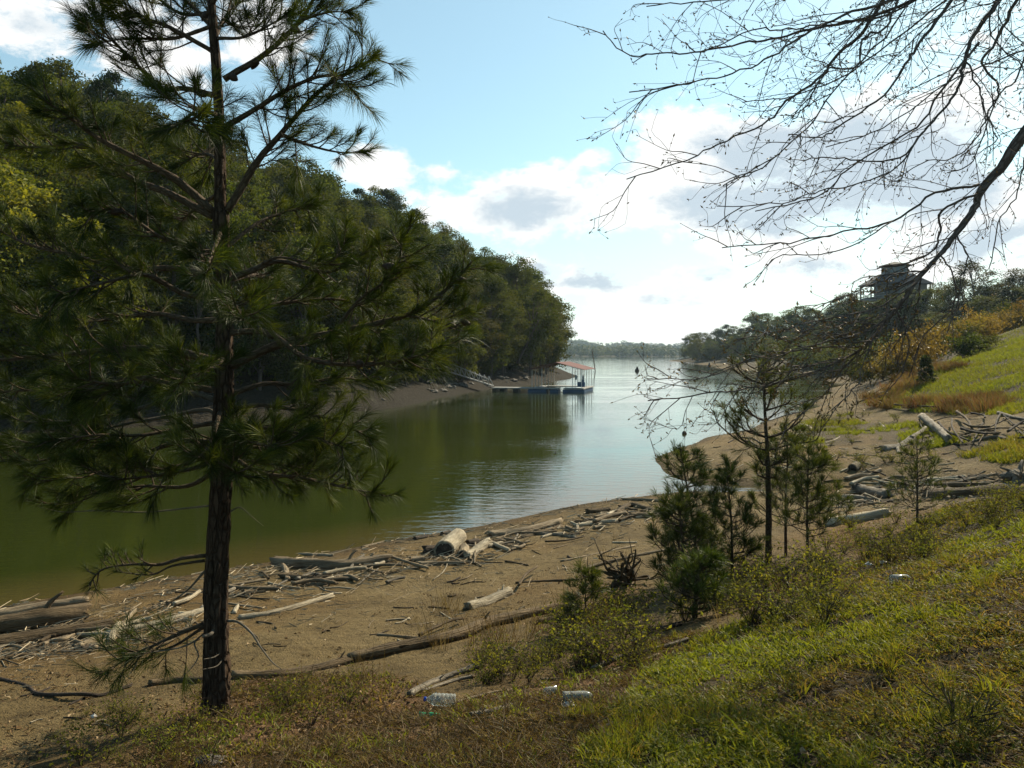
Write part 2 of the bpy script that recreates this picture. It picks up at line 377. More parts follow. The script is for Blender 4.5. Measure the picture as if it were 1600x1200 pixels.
def zones(X, Y, Z):
    Yc = np.maximum(Y, .6)
    px, py = proj(X, Yc, Z)
    wx = (fbm(X*.9, Y*.9, 31)-.5)*60*np.clip(8/Yc, .3, 2); wy = (fbm(X*.9, Y*.9, 57)-.5)*60*np.clip(8/Yc, .25, 2)
    x, y = px+wx, py+wy
    g1 = inpoly(x, y, G1) & (Y > .6) | (Y <= .6) & (X > -1); g2 = inpoly(x, y, G2) & ~g1; g3 = inpoly(x, y, G3) & (Y > 20); g4 = (inpoly(x, y, G4) | inpoly(x, y, G5)) & (Y > 12)
    return g1, g2, g3, g4

xs = np.unique(np.round(np.concatenate([np.arange(-60, -14, 1.5), np.arange(-14, -9, .25), np.arange(-9, 9, .085), np.arange(9, 30, .3), np.arange(30, 120, 1.8), np.arange(120, 420, 10)]), 4))
ys = np.unique(np.round(np.concatenate([np.arange(-25, 2, .9), np.arange(2, 12, .075), np.arange(12, 26, .13), np.arange(26, 60, .6), np.arange(60, 170, 2.2), np.arange(170, 470, 5)]), 4))
XX, YY = np.meshgrid(xs, ys); ZZ = hz(XX, YY)
ZZ = np.where(ZZ < -1.5, -1.5, ZZ)
g1, g2, g3, g4 = zones(XX, YY, ZZ)
def blur(a, k=1):
    a = a.astype(float)
    for _ in range(k):
        p = np.pad(a, 1, mode='edge'); a = (p[:-2, 1:-1]+p[2:, 1:-1]+p[1:-1, :-2]+p[1:-1, 2:]+4*a)/8
    return a
gr = blur(g1*1.+g3*1.+g4*.8+((YY > 55) & (ZZ > np.where(YY > 90, .3, .9)) & (XX > 24)), 2).clip(0, 1); dg = blur(g2, 3)
wet = np.clip(1-(ZZ-.02)/.16, 0, 1)
idx = np.arange(XX.size).reshape(XX.shape)
q = np.stack([idx[:-1, :-1], idx[:-1, 1:], idx[1:, 1:], idx[1:, :-1]], -1).reshape(-1, 4)
zq = ZZ.ravel()[q].max(1); q = q[zq > -1.45]
mb = MB(); V = np.stack([XX, YY, ZZ], -1).reshape(-1, 3)
C3 = np.stack([gr, wet, dg], -1).reshape(-1, 3)
mb.add(V, q, C3)
m, nt = newmat('earth'); co = nd(nt, 'ShaderNodeTexCoord').outputs['Object']; a = attr(nt, 'Col'); sx = nd(nt, 'ShaderNodeSeparateColor'); nt.links.new(a.outputs['Color'], sx.inputs[0])
n1 = noise(nt, co, .8, 6, .65); n2 = noise(nt, co, 9, 6, .7); n3 = noise(nt, co, 55, 4, .6); n4 = noise(nt, co, .25, 3, .5)
mud = ramp(nt, n1, [(.3, (.090, .062, .025)), (.5, (.160, .113, .047)), (.7, (.215, .158, .074))])
mud = mixc(nt, ramp(nt, n4, [(.5, (0, 0, 0)), (.75, (1, 1, 1))]), mud, (.185, .105, .032))
sp2 = ramp(nt, n2, [(.30, (.45, .42, .40)), (.5, (1, 1, 1)), (.72, (1.0, 1.0, 1.0))]); mud = mixc(nt, .85, mud, sp2, 'MULTIPLY')
sp3 = ramp(nt, n3, [(.30, (.5, .48, .46)), (.46, (1, 1, 1)), (.70, (1, 1, 1)), (.78, (1.5, 1.45, 1.35))]); mud = mixc(nt, .7, mud, sp3, 'MULTIPLY')
soil = ramp(nt, n2, [(.3, (.024, .018, .009)), (.55, (.06, .044, .02)), (.75, (.12, .085, .04))])
duff = ramp(nt, n2, [(.3, (.06, .036, .02)), (.55, (.16, .09, .042)), (.75, (.25, .155, .075))])
c = mixc(nt, sx.outputs[2], mud, duff); c = mixc(nt, sx.outputs[0], c, soil)
c = mixc(nt, sx.outputs[1], c, mixc(nt, 1., c, (.5, .47, .44), 'MULTIPLY'))
bz_ = noise(nt, co, 1., 5, .75, (.25, .25, 26.), 0.); c = mixc(nt, .6, c, ramp(nt, bz_, [(.34, (.6, .57, .54)), (.5, (1, 1, 1)), (.66, (1.12, 1.1, 1.06))]), 'MULTIPLY')
ad = nd(nt, 'ShaderNodeMath', operation='MULTIPLY_ADD'); nt.links.new(n3, ad.inputs[0]); ad.inputs[1].default_value = .5; nt.links.new(n2, ad.inputs[2])
outm(nt, bsdf(nt, c, .92, ad.outputs[0], 1., .10, .15)); M['earth'] = m
tag(mb.build('ground', m), 'bare brown mud beach rising to a grassy bank', 'ground', kind='structure')

# water
def graded(a, b, near, g, mid):
    out = [mid]; s = near
    while out[-1] < b: out.append(out[-1]+s); s *= g
    o2 = [mid]; s = near
    while o2[-1] > a: o2.append(o2[-1]-s); s *= g
    return np.unique(o2+out)
xw = graded(-2600, 2600, .5, 1.05, 0); yw = graded(-60, 4200, .3, 1.04, 14)
XW, YW = np.meshgrid(xw, yw); inside = (np.abs(XW) < 60) & (YW < 200)
D = np.where(inside, hz(np.clip(XW, -60, 60), np.clip(YW, -25, 200), False), -2)
sh = np.clip(1+D/.55, 0, 1)
idx = np.arange(XW.size).reshape(XW.shape); q = np.stack([idx[:-1, :-1], idx[:-1, 1:], idx[1:, 1:], idx[1:, :-1]], -1).reshape(-1, 4)
mb = MB(); mb.add(np.stack([XW, YW, XW*0], -1).reshape(-1, 3), q, np.repeat(sh.reshape(-1, 1), 3, 1))
m, nt = newmat('lake'); co = nd(nt, 'ShaderNodeTexCoord').outputs['Object']; a = attr(nt, 'Col')
c = mixc(nt, a.outputs['Fac'], (.023, .030, .0055), (.058, .046, .015))
w1 = noise(nt, co, 2.2, 3, .55, (.55, 1.5, 1), .4); w2 = noise(nt, co, 7.5, 2, .5, (.5, 1.3, 1)); w3 = noise(nt, co, .06, 2, .5, (1., 2.2, 1))
am = ramp(nt, w3, [(.38, (.25,)*3), (.6, (1, 1, 1))])
ad = nd(nt, 'ShaderNodeMath', operation='MULTIPLY_ADD'); nt.links.new(w2, ad.inputs[0]); ad.inputs[1].default_value = .25; nt.links.new(w1, ad.inputs[2])
ml = nd(nt, 'ShaderNodeMath', operation='MULTIPLY'); nt.links.new(ad.outputs[0], ml.inputs[0]); nt.links.new(am, ml.inputs[1])
p = bsdf(nt, c, .035, ml.outputs[0], .26, .05, .5); p.inputs['IOR'].default_value = 1.33; outm(nt, p)
tag(mb.build('water', m), 'olive green lake water with small ripples', 'lake', kind='structure')

# ------------------------------------------------------------------ wooded hill across the water
LS = np.array([(-140, -30), (-70, 18), (-38, 33), (-25, 39), (-17, 46.5), (-9.5, 57), (-6, 74), (-1.5, 92), (5.2, 109), (11.4, 135), (11, 160), (4, 190), (-12, 230), (-50, 300), (-120, 360)], float)
def hill_d(X, Y):
    P = np.stack([X, Y], -1); best = np.full(X.shape, 1e9); sg = np.zeros(X.shape)
    for a, b in zip(LS[:-1], LS[1:]):
        ab = b-a; t = np.clip(((P-a)@ab)/(ab@ab), 0, 1); d = np.linalg.norm(P-(a+t[..., None]*ab), axis=-1)
        cr = ab[0]*(P[..., 1]-a[1])-ab[1]*(P[..., 0]-a[0])
        u = d < best-1e-6; best = np.where(u, d, best); sg = np.where(u, np.sign(cr), sg)
    return best*np.where(sg == 0, 1, sg)
def hill_z(X, Y, detail=True):
    d = hill_d(X, Y)+(2.2*(fbm(X*.12, Y*.12, 71)-.5) if detail else 0)
    z = np.where(d < 5, .34*d, 1.7+.60*(d-5)); cap = 24+np.clip((90-Y)*.05, -3, 5)
    z = np.where(z > cap*.6, cap*.6+(cap*.4)*(1-np.exp(-(z-cap*.6)/(cap*.4))), z)
    return z+(1.2*(fbm(X*.15, Y*.15, 22)-.5)*np.clip(d/6, 0, 1) if detail else 0)
xs = np.arange(-190, 22, 2.); ys = np.arange(-30, 360, 2.4); X, Y = np.meshgrid(xs, ys); Z = np.maximum(hill_z(X, Y), -1.5)
idx = np.arange(X.size).reshape(X.shape); q = np.stack([idx[:-1, :-1], idx[:-1, 1:], idx[1:, 1:], idx[1:, :-1]], -1).reshape(-1, 4); q = q[Z.ravel()[q].max(1) > -1.4]
mb = MB(); mb.add(np.stack([X, Y, Z], -1).reshape(-1, 3), q, np.repeat(np.clip((Z-1.2)/1.2, 0, 1).reshape(-1, 1), 3, 1))
m, nt = newmat('hill_soil'); co = nd(nt, 'ShaderNodeTexCoord').outputs['Object']; a = attr(nt, 'Col'); n1 = noise(nt, co, .5, 6, .7); n2 = noise(nt, co, 4, 5, .7)
c = mixc(nt, a.outputs['Fac'], ramp(nt, n2, [(.3, (.013, .011, .008)), (.7, (.036, .030, .021))]), ramp(nt, n1, [(.3, (.03, .03, .014)), (.7, (.07, .058, .028))]))
outm(nt, bsdf(nt, c, .95, n2, .8, .3, .1))
tag(mb.build('hillside', m), 'steep wooded hillside with a bare bank at the waterline', 'hill', kind='structure')

# ------------------------------------------------------------------ trees
def broadleaf(name, label, cat, h, cr, base, nclus, per, leafsz, mat, seed, cl=.95, bark='grey_bark', group=None, flat=1., trunk_r=None, spread=.55, conic=0.):
    rg = np.random.default_rng(seed); root = empty(name, (0, 0, 0), label, cat, group)
    tr = trunk_r or h*.013
    mb = MB(); n = 9; zt = np.linspace(0, h*.86, n); wob = np.cumsum(rg.normal(size=(n, 2))*h*.012, 0); wob[0] = 0
    TP = np.c_[wob, zt]; TP[0, 2] = -.6
    tube(mb, TP, np.linspace(tr, tr*.25, n), 7, .15, seed=seed)
    ch = h*(1-base); cz = h*base+ch*.5
    u = nrm(rg.normal(size=(nclus, 3))); rad = spread+(1-spread)*rg.random(nclus)**.6
    C = u*rad[:, None]*[cr, cr, ch*.5]
    fz = C[:, 2]/(ch*.5); w = np.where(fz > 0, 1-.18*fz, 1+.12*fz); w = w*(1-conic*(fz+1)/2)
    C[:, :2] *= w[:, None]*(1+.3*rg.normal(size=(nclus, 1))*.5); C[:, 2] += cz
    for c in C[rg.permutation(nclus)[:max(6, nclus//3)]]:
        z0 = np.clip(c[2]-rg.uniform(.1, .35)*h, h*.12, h*.8); k = np.interp(z0, zt, np.arange(n)); i = int(k)
        s = TP[i]+(TP[min(i+1, n-1)]-TP[i])*(k-i); mid = (s+c)/2+[0, 0, .06*h]*rg.uniform(-.5, 1, 3)
        tube(mb, spline([s, mid, c], 3), np.linspace(tr*.38, tr*.08, 7), 5, 0, caps=False)
    mb.build('trunk', M[bark], root)
    lb = MB(); m = nclus*per; ci = np.repeat(np.arange(nclus), per); sz = cl*rg.uniform(.6, 1.35, nclus)
    off = nrm(rg.normal(size=(m, 3)))*(rg.random((m, 1))**.45)*sz[ci][:, None]*[1.15, 1.15, .75*flat]
    Pn = C[ci]+off
    out = nrm(Pn-[0, 0, cz-ch*.15]); Nn = out*.5+[0, 0, .45]+rg.normal(size=(m, 3))*.65
    tone = np.clip(.5+.28*rg.normal(size=nclus)[ci]+.2*rg.normal(size=m), 0, 1)
    leaves(lb, Pn, Nn, leafsz*rg.uniform(.6, 1.4, m), rg, .62, tone)
    lb.build('crown', M[mat], root, smooth=False)
    return root

HG = 'trees covering the hillside across the water'
protos = []
specs = [('broadleaf_tree', 13.5, 3.7, .12, 74, 150, .27, 'leafy', 1.0), ('broadleaf_tree', 15, 3.4, .14, 78, 145, .26, 'leafy', .95), ('broadleaf_tree', 12, 3.9, .1, 70, 150, .27, 'spring', 1.),
         ('budding_tree', 14, 3.6, .14, 74, 90, .24, 'olive', 1.), ('budding_tree', 12.5, 3.3, .12, 70, 100, .23, 'olive', .95), ('evergreen_tree', 14, 3.0, .1, 74, 140, .26, 'evergreen', .9), ('broadleaf_tree', 11, 3.2, .08, 64, 150, .26, 'spring', .9), ('broadleaf_tree', 14, 3.9, .12, 76, 135, .29, 'leafy', 1.1)]
kind_lab = {'leafy': 'mid green leafy tree', 'spring': 'yellow-green spring-leafed tree', 'olive': 'brownish budding tree', 'evergreen': 'dark evergreen tree'}
for i, s in enumerate(specs):
    protos.append((broadleaf(s[0], 'x', 'tree', s[1], s[2], s[3], s[4], s[5], s[6], s[7], 100+i, s[8], group=HG), s))
used = set()
def plant(k, x, y, z, sc, label, group, rz=None, lean=0.):
    root, s = protos[k]; rz = random.uniform(0, 6.28) if rz is None else rz
    if k not in used and False: pass
    used.add(k)
    s3 = (sc*random.uniform(.9, 1.12), sc*random.uniform(.9, 1.12), sc*random.uniform(.9, 1.1))
    return copy_thing(root, (x, y, z), rz, s3, label, group, rx=random.uniform(-.05, .05)+lean, ry=random.uniform(-.05, .05))
# scatter on the hill
pts = []
cand = np.c_[rng.uniform(-75, 14, 9000), rng.uniform(28, 215, 9000)]
dd = hill_d(cand[:, 0], cand[:, 1])
for (x, y), d in zip(cand, dd):
    if d < 2.6 or d > 46: continue
    px = CX+F*x/y
    if px < -230 or px > 864: continue
    if y > 150 and d > 22: continue
    sp_ = 2.9+.028*d+.006*y
    if all((x-a)**2+(y-b)**2 > sp_*sp_ for a, b, _ in pts): pts.append((x, y, d))
pts.sort(key=lambda p: p[1]); pts = pts[:285]
def zone_word(d):
    return 'at the foot of the slope' if d < 8 else ('on the ridge' if d > 30 else 'half way up the slope')
for x, y, d in pts:
    px = CX+F*x/y; r = random.random()
    if px < 90: k = random.choice([2, 6, 2, 0, 5, 7])
    elif px < 460 and r < .25: k = random.choice([2, 6])
    elif px > 820: k = random.choice([0, 7, 2, 1, 3])
    else: k = random.choice([0, 1, 7, 0, 3, 4, 3, 5, 6, 1])
    sc = random.uniform(.82, 1.)*(.82 if d < 7 else 1.)*np.interp(px, [700, 800, 870], [1, 1.12, 1.3])
    z = float(hill_z(np.array([x]), np.array([y]))[0])
    side = 'behind the tall pine' if px < 690 else ('above the dock' if px < 840 else 'at the hill end')
    plant(k, x, y, z-.15, sc, f"{kind_lab[protos[k][1][7]]} {zone_word(d)} {side}", HG, lean=0)
M['bright'] = leaf_mat('bright', (.11, .125, .012), (.21, .205, .02), .5, .6, .1)  # brighter take on spring: sunlight on these crowns put into the leaf colour
for px, d, ytop, lab in ((4, 7, 240, 'yellow-green tree with painted-in sunlight at the left edge behind the pine boughs, the taller one'), (-6, 5, 350, 'yellow-green tree with painted-in sunlight at the left edge, lower in front of the taller one'), (440, 9, 330, 'yellow-green tree with painted-in sunlight showing through the pine boughs right of the trunk')):
    ys_ = np.arange(38, 120, .4); xx_ = (px-CX)/F*ys_; k_ = int(np.argmin(np.abs(hill_d(xx_, ys_)-d))); y = ys_[k_]; x = xx_[k_]; z = float(hill_z(np.array([x]), np.array([y]))[0]); sc = (EYE+(HY-ytop)/F*y-z)/12.
    r_ = copy_thing(protos[2][0], (x, y, z-.2), random.uniform(0, 6), sc, lab); del r_['group']
    for ch in r_.children:
        if ch.name.startswith('crown'): ch.data = ch.data.copy(); ch.data.materials[0] = M['bright']
# the single dark crown on the skyline
def on_hill(px, d):
    a = np.array([CX]); ys = np.arange(40, 200, .5); xs_ = (px-CX)/F*ys; dv = hill_d(xs_, ys); k = int(np.argmin(np.abs(dv-d))); return xs_[k], ys[k]
x, y = on_hill(600, 27); z = float(hill_z(np.array([x]), np.array([y]))[0]); Zt = EYE+(HY-283)/F*y
plant(5, x, y, z, (Zt-z)/14., 'round dark tree standing clear of the ridge against the sky', 'dark skyline tree')
# ------------------------------------------------------------------ camera, light, air
cam = bpy.data.cameras.new('camera'); co_ = bpy.data.objects.new('camera', cam); COL.objects.link(co_); SC.camera = co_
co_.location = (0, 0, EYE); co_.rotation_euler = (math.radians(90), 0, 0); cam.sensor_width = 36; cam.lens = 36*F/1600; cam.shift_y = -(600-HY)/1600; cam.clip_end = 9000; cam.clip_start = .05
SUN_AZ, SUN_EL = math.radians(40), math.radians(37)
su = bpy.data.lights.new('sun', 'SUN'); su.energy = 5.0; su.angle = math.radians(.5); su.color = (1, .88, .66)
so = bpy.data.objects.new('sun', su); COL.objects.link(so); so.rotation_euler = (math.radians(90)-SUN_EL, 0, -SUN_AZ+math.pi)
so.location = (40, 40, 60)

def build_world():
    w = bpy.data.worlds.new("World"); SC.world = w; w.use_nodes = True; nt = w.node_tree; nt.nodes.clear()
    def m(op, a, b=None, c=None, clamp=False):
        n = nd(nt, 'ShaderNodeMath', operation=op, use_clamp=clamp)
        for i, v in enumerate((a, b, c)):
            if v is None: continue
            if isinstance(v, bpy.types.NodeSocket): nt.links.new(v, n.inputs[i])
            else: n.inputs[i].default_value = v
        return n.outputs[0]
    sky = nd(nt, 'ShaderNodeTexSky', sky_type='NISHITA', sun_disc=False); sky.sun_elevation = SUN_EL; sky.sun_rotation = SUN_AZ
    sky.altitude = 300; sky.air_density = 1.; sky.dust_density = .6; sky.ozone_density = 1.5
    co = nd(nt, 'ShaderNodeTexCoord').outputs['Generated']; sp_ = nd(nt, 'ShaderNodeSeparateXYZ'); nt.links.new(co, sp_.inputs[0])
    x, y, z = sp_.outputs
    az = m('ARCTAN2', x, y); el = m('ARCSINE', z)
    cv = nd(nt, 'ShaderNodeCombineXYZ'); nt.links.new(az, cv.inputs[0]); nt.links.new(m('MULTIPLY', el, 1.7), cv.inputs[1])
    nz = noise(nt, cv.outputs[0], 7., 10, .6, None, .25); nz2 = noise(nt, cv.outputs[0], 30, 8, .68, None, .2)
    nn = m('ADD', m('MULTIPLY', m('SUBTRACT', nz, .5), 4.6), m('MULTIPLY', m('SUBTRACT', nz2, .5), 2.2))
    def blobs(lst, soft=1.):
        f = None
        for px, py, rx, ry, amp in lst:
            a0 = math.atan((px-CX)/F); e0 = math.atan((HY-py)/F*math.cos(a0))
            dx = m('MULTIPLY', m('SUBTRACT', az, a0), F/rx); dy = m('MULTIPLY', m('SUBTRACT', el, e0), F/ry)
            v = m('MULTIPLY', m('SUBTRACT', 1., m('ADD', m('MULTIPLY', dx, dx), m('MULTIPLY', dy, dy))), amp)
            f = v if f is None else m('SMOOTH_MAX', f, v, .25)
        return m('MAXIMUM', f, -1.2)
    white = [(1310, 240, 250, 125, 1.1), (1540, 330, 160, 100, 1.), (1120, 280, 190, 110, 1.), (850, 318, 165, 62, 1.2), (990, 315, 140, 70, 1.), (1000, 450, 300, 60, .55), (1350, 400, 240, 60, .6), (590, 262, 62, 36, 1.),
             (690, 272, 36, 16, .35), (945, 198, 30, 13, .3), (1010, 230, 60, 20, .3), (1050, 195, 42, 15, .9), (935, 248, 36, 20, .9), (60, 15, 110, 60, 1.1), (240, 75, 110, 75, 1.), (410, 45, 80, 60, 1.), (700, 330, 80, 40, .9), (900, 520, 420, 36, .5),
             (2300, 100, 500, 220, 1.), (-700, 200, 400, 160, 1.)]
    grey = [(1290, 245, 190, 75, 1.4), (1250, 315, 210, 48, 1.5), (1430, 270, 150, 75, 1.3), (825, 325, 92, 36, 1.15), (955, 425, 58, 32, 1.), (1115, 428, 34, 14, 1.1), (1070, 466, 62, 13, 1.), (940, 440, 70, 14, .9), (850, 430, 30, 20, .8), (1560, 375, 90, 34, 1.), (1290, 420, 80, 16, .6), (70, 35, 60, 20, .6)]
    wf = m('ADD', blobs(white), m('MULTIPLY', nn, .95))
    wm = nd(nt, 'ShaderNodeMapRange', interpolation_type='SMOOTHSTEP'); nt.links.new(wf, wm.inputs[0]); wm.inputs[1].default_value = -.04; wm.inputs[2].default_value = .75
    gf = m('ADD', blobs(grey), m('MULTIPLY', nn, .85))
    gm = nd(nt, 'ShaderNodeMapRange', interpolation_type='SMOOTHSTEP'); nt.links.new(gf, gm.inputs[0]); gm.inputs[1].default_value = -.25; gm.inputs[2].default_value = .95
    haze = nd(nt, 'ShaderNodeMapRange', interpolation_type='SMOOTHSTEP'); nt.links.new(el, haze.inputs[0]); haze.inputs[1].default_value = .26; haze.inputs[2].default_value = -.02
    K = 1/.11
    front = nd(nt, 'ShaderNodeMapRange', interpolation_type='SMOOTHSTEP'); nt.links.new(m('COSINE', m('SUBTRACT', az, SUN_AZ*.6)), front.inputs[0]); front.inputs[1].default_value = -.3; front.inputs[2].default_value = .7; front.inputs[3].default_value = .12
    skc = mixc(nt, 1., sky.outputs[0], (1.42, 1.72, 1.44), 'MULTIPLY')
    skc = mixc(nt, m('MULTIPLY', front.outputs[0], .20), skc, (.72*K, .86*K, .95*K))
    c = mixc(nt, m('MULTIPLY', m('MULTIPLY', haze.outputs[0], .6), front.outputs[0]), skc, (.80*K, .90*K, .95*K))
    c = mixc(nt, m('MULTIPLY', m('MULTIPLY', wm.outputs[0], .96), m('MULTIPLY_ADD', front.outputs[0], .6, .4)), c, (1.12*K, 1.11*K, 1.08*K))
    c = mixc(nt, m('MULTIPLY', m('MULTIPLY', gm.outputs[0], wm.outputs[0]), .85), c, (.52*K, .65*K, .76*K))
    bg = nd(nt, 'ShaderNodeBackground'); bg.inputs[1].default_value = .066; nt.links.new(c, bg.inputs[0])
    o = nd(nt, 'ShaderNodeOutputWorld'); nt.links.new(bg.outputs[0], o.inputs[0])
build_world()
SC.view_settings.view_transform = 'Standard'; SC.view_settings.look = 'None'; SC.view_settings.exposure = .75; SC.view_settings.gamma = 1
SC.cycles.max_bounces = 6; SC.cycles.diffuse_bounces = 3; SC.cycles.glossy_bounces = 3; SC.cycles.transmission_bounces = 5; SC.cycles.transparent_max_bounces = 8; SC.cycles.volume_bounces = 0
SC.cycles.use_denoising = True

# ------------------------------------------------------------------ the big pine in front
def twigs_on(P, br, nb, r0, s0, step, ltw, rg, nlen, dens, flat=.5, up=.22, nw=.0013):
    """secondary twigs along a branch with brush-like needle tufts"""
    S = np.concatenate([[0], np.cumsum(np.linalg.norm(np.diff(P, axis=0), axis=1))]); L = S[-1]; s = s0*L; sg = 1
    def tuft(Q, a, n):
        n = int(n); u = a+(1-a)*rg.random(n)**.7; k = u*(len(Q)-1); i = np.minimum(k.astype(int), len(Q)-2); f = (k-i)[:, None]
        B = Q[i]*(1-f)+Q[i+1]*f; t = nrm(Q[i+1]-Q[i]); R = rg.normal(size=(n, 3)); R -= t*(R*t).sum(1, keepdims=True); R = nrm(R)
        sp_ = rg.uniform(.35, 1.05, n)*(1.15-.55*u); D = t*np.cos(sp_)[:, None]+R*np.sin(sp_)[:, None]
        tone = np.clip(rg.normal(.42, .22)+.15*rg.normal(size=n), 0, 1)
        needles(nb, B, nrm(D+rg.normal(size=3)*.18), nlen*rg.uniform(.7, 1.12)*rg.uniform(.5, 1.1, n), nw, rg, tone)
    while s < L:
        k = np.searchsorted(S, s)-1; k = max(0, min(k, len(P)-2)); p = P[k]+(P[k+1]-P[k])*((s-S[k])/max(S[k+1]-S[k], 1e-6)); t = nrm(P[k+1]-P[k])
        R = rg.normal(size=3)*[1, 1, flat]; R -= t*R.dot(t); R = nrm(R)
        d = nrm(t*rg.uniform(.4, .9)+R*rg.uniform(.6, 1.)+[0, 0, up]); ln = ltw*rg.uniform(.5, 1.1)*(1.1-.5*s/L)
        Q = np.array([p, p+d*ln*.5+[0, 0, -.02*ln], p+d*ln+[0, 0, .12*ln]]); Q = spline(Q, 3)
        tube(br, Q, np.linspace(min(r0*.4, .007), .003, len(Q)), 4, caps=False)
        tuft(Q, .35, dens*ln/.3)
        if rg.random() < .55:
            d2 = nrm(d+R[[1, 0, 2]]*.9*rg.choice([-1, 1])+[0, 0, .2]); l2 = ln*.55; Q2 = np.array([Q[3], Q[3]+d2*l2*.6, Q[3]+d2*l2+[0, 0, .1*l2]])
            tube(br, Q2, [.004, .0035, .0025], 4, caps=False); tuft(Q2, .2, dens*.7)
        s += step*rg.uniform(.6, 1.4)
    tuft(P[-max(4, len(P)//4):], .15, dens*1.6)

def cone_mb(mb, p, d, L, R):
    n, mrow = 10, 9; t = np.linspace(0, 1, mrow); prof = R*np.sin(np.pi*np.clip(t*.93+.06, 0, 1))**.75*(1-.25*t)
    th = np.arange(n)*2*math.pi/n; Mx = frame(np.asarray(d, float)); V = []
    for i in range(mrow):
        a = th+(i % 2)*math.pi/n; r = prof[i]*(1+.22*(np.arange(n) % 2))
        V.append(np.stack([r*np.cos(a), r*np.sin(a), np.full(n, t[i]*L-.012*(np.arange(n) % 2))], -1))
    V = np.array(V).reshape(-1, 3)@Mx.T+p; idx = np.arange(mrow*n).reshape(mrow, n)
    mb.add(V, [np.stack([idx[:-1], np.roll(idx[:-1], -1, 1), np.roll(idx[1:], -1, 1), idx[1:]], -1).reshape(-1, 4), idx[-1:].copy(), idx[:1, ::-1].copy()])

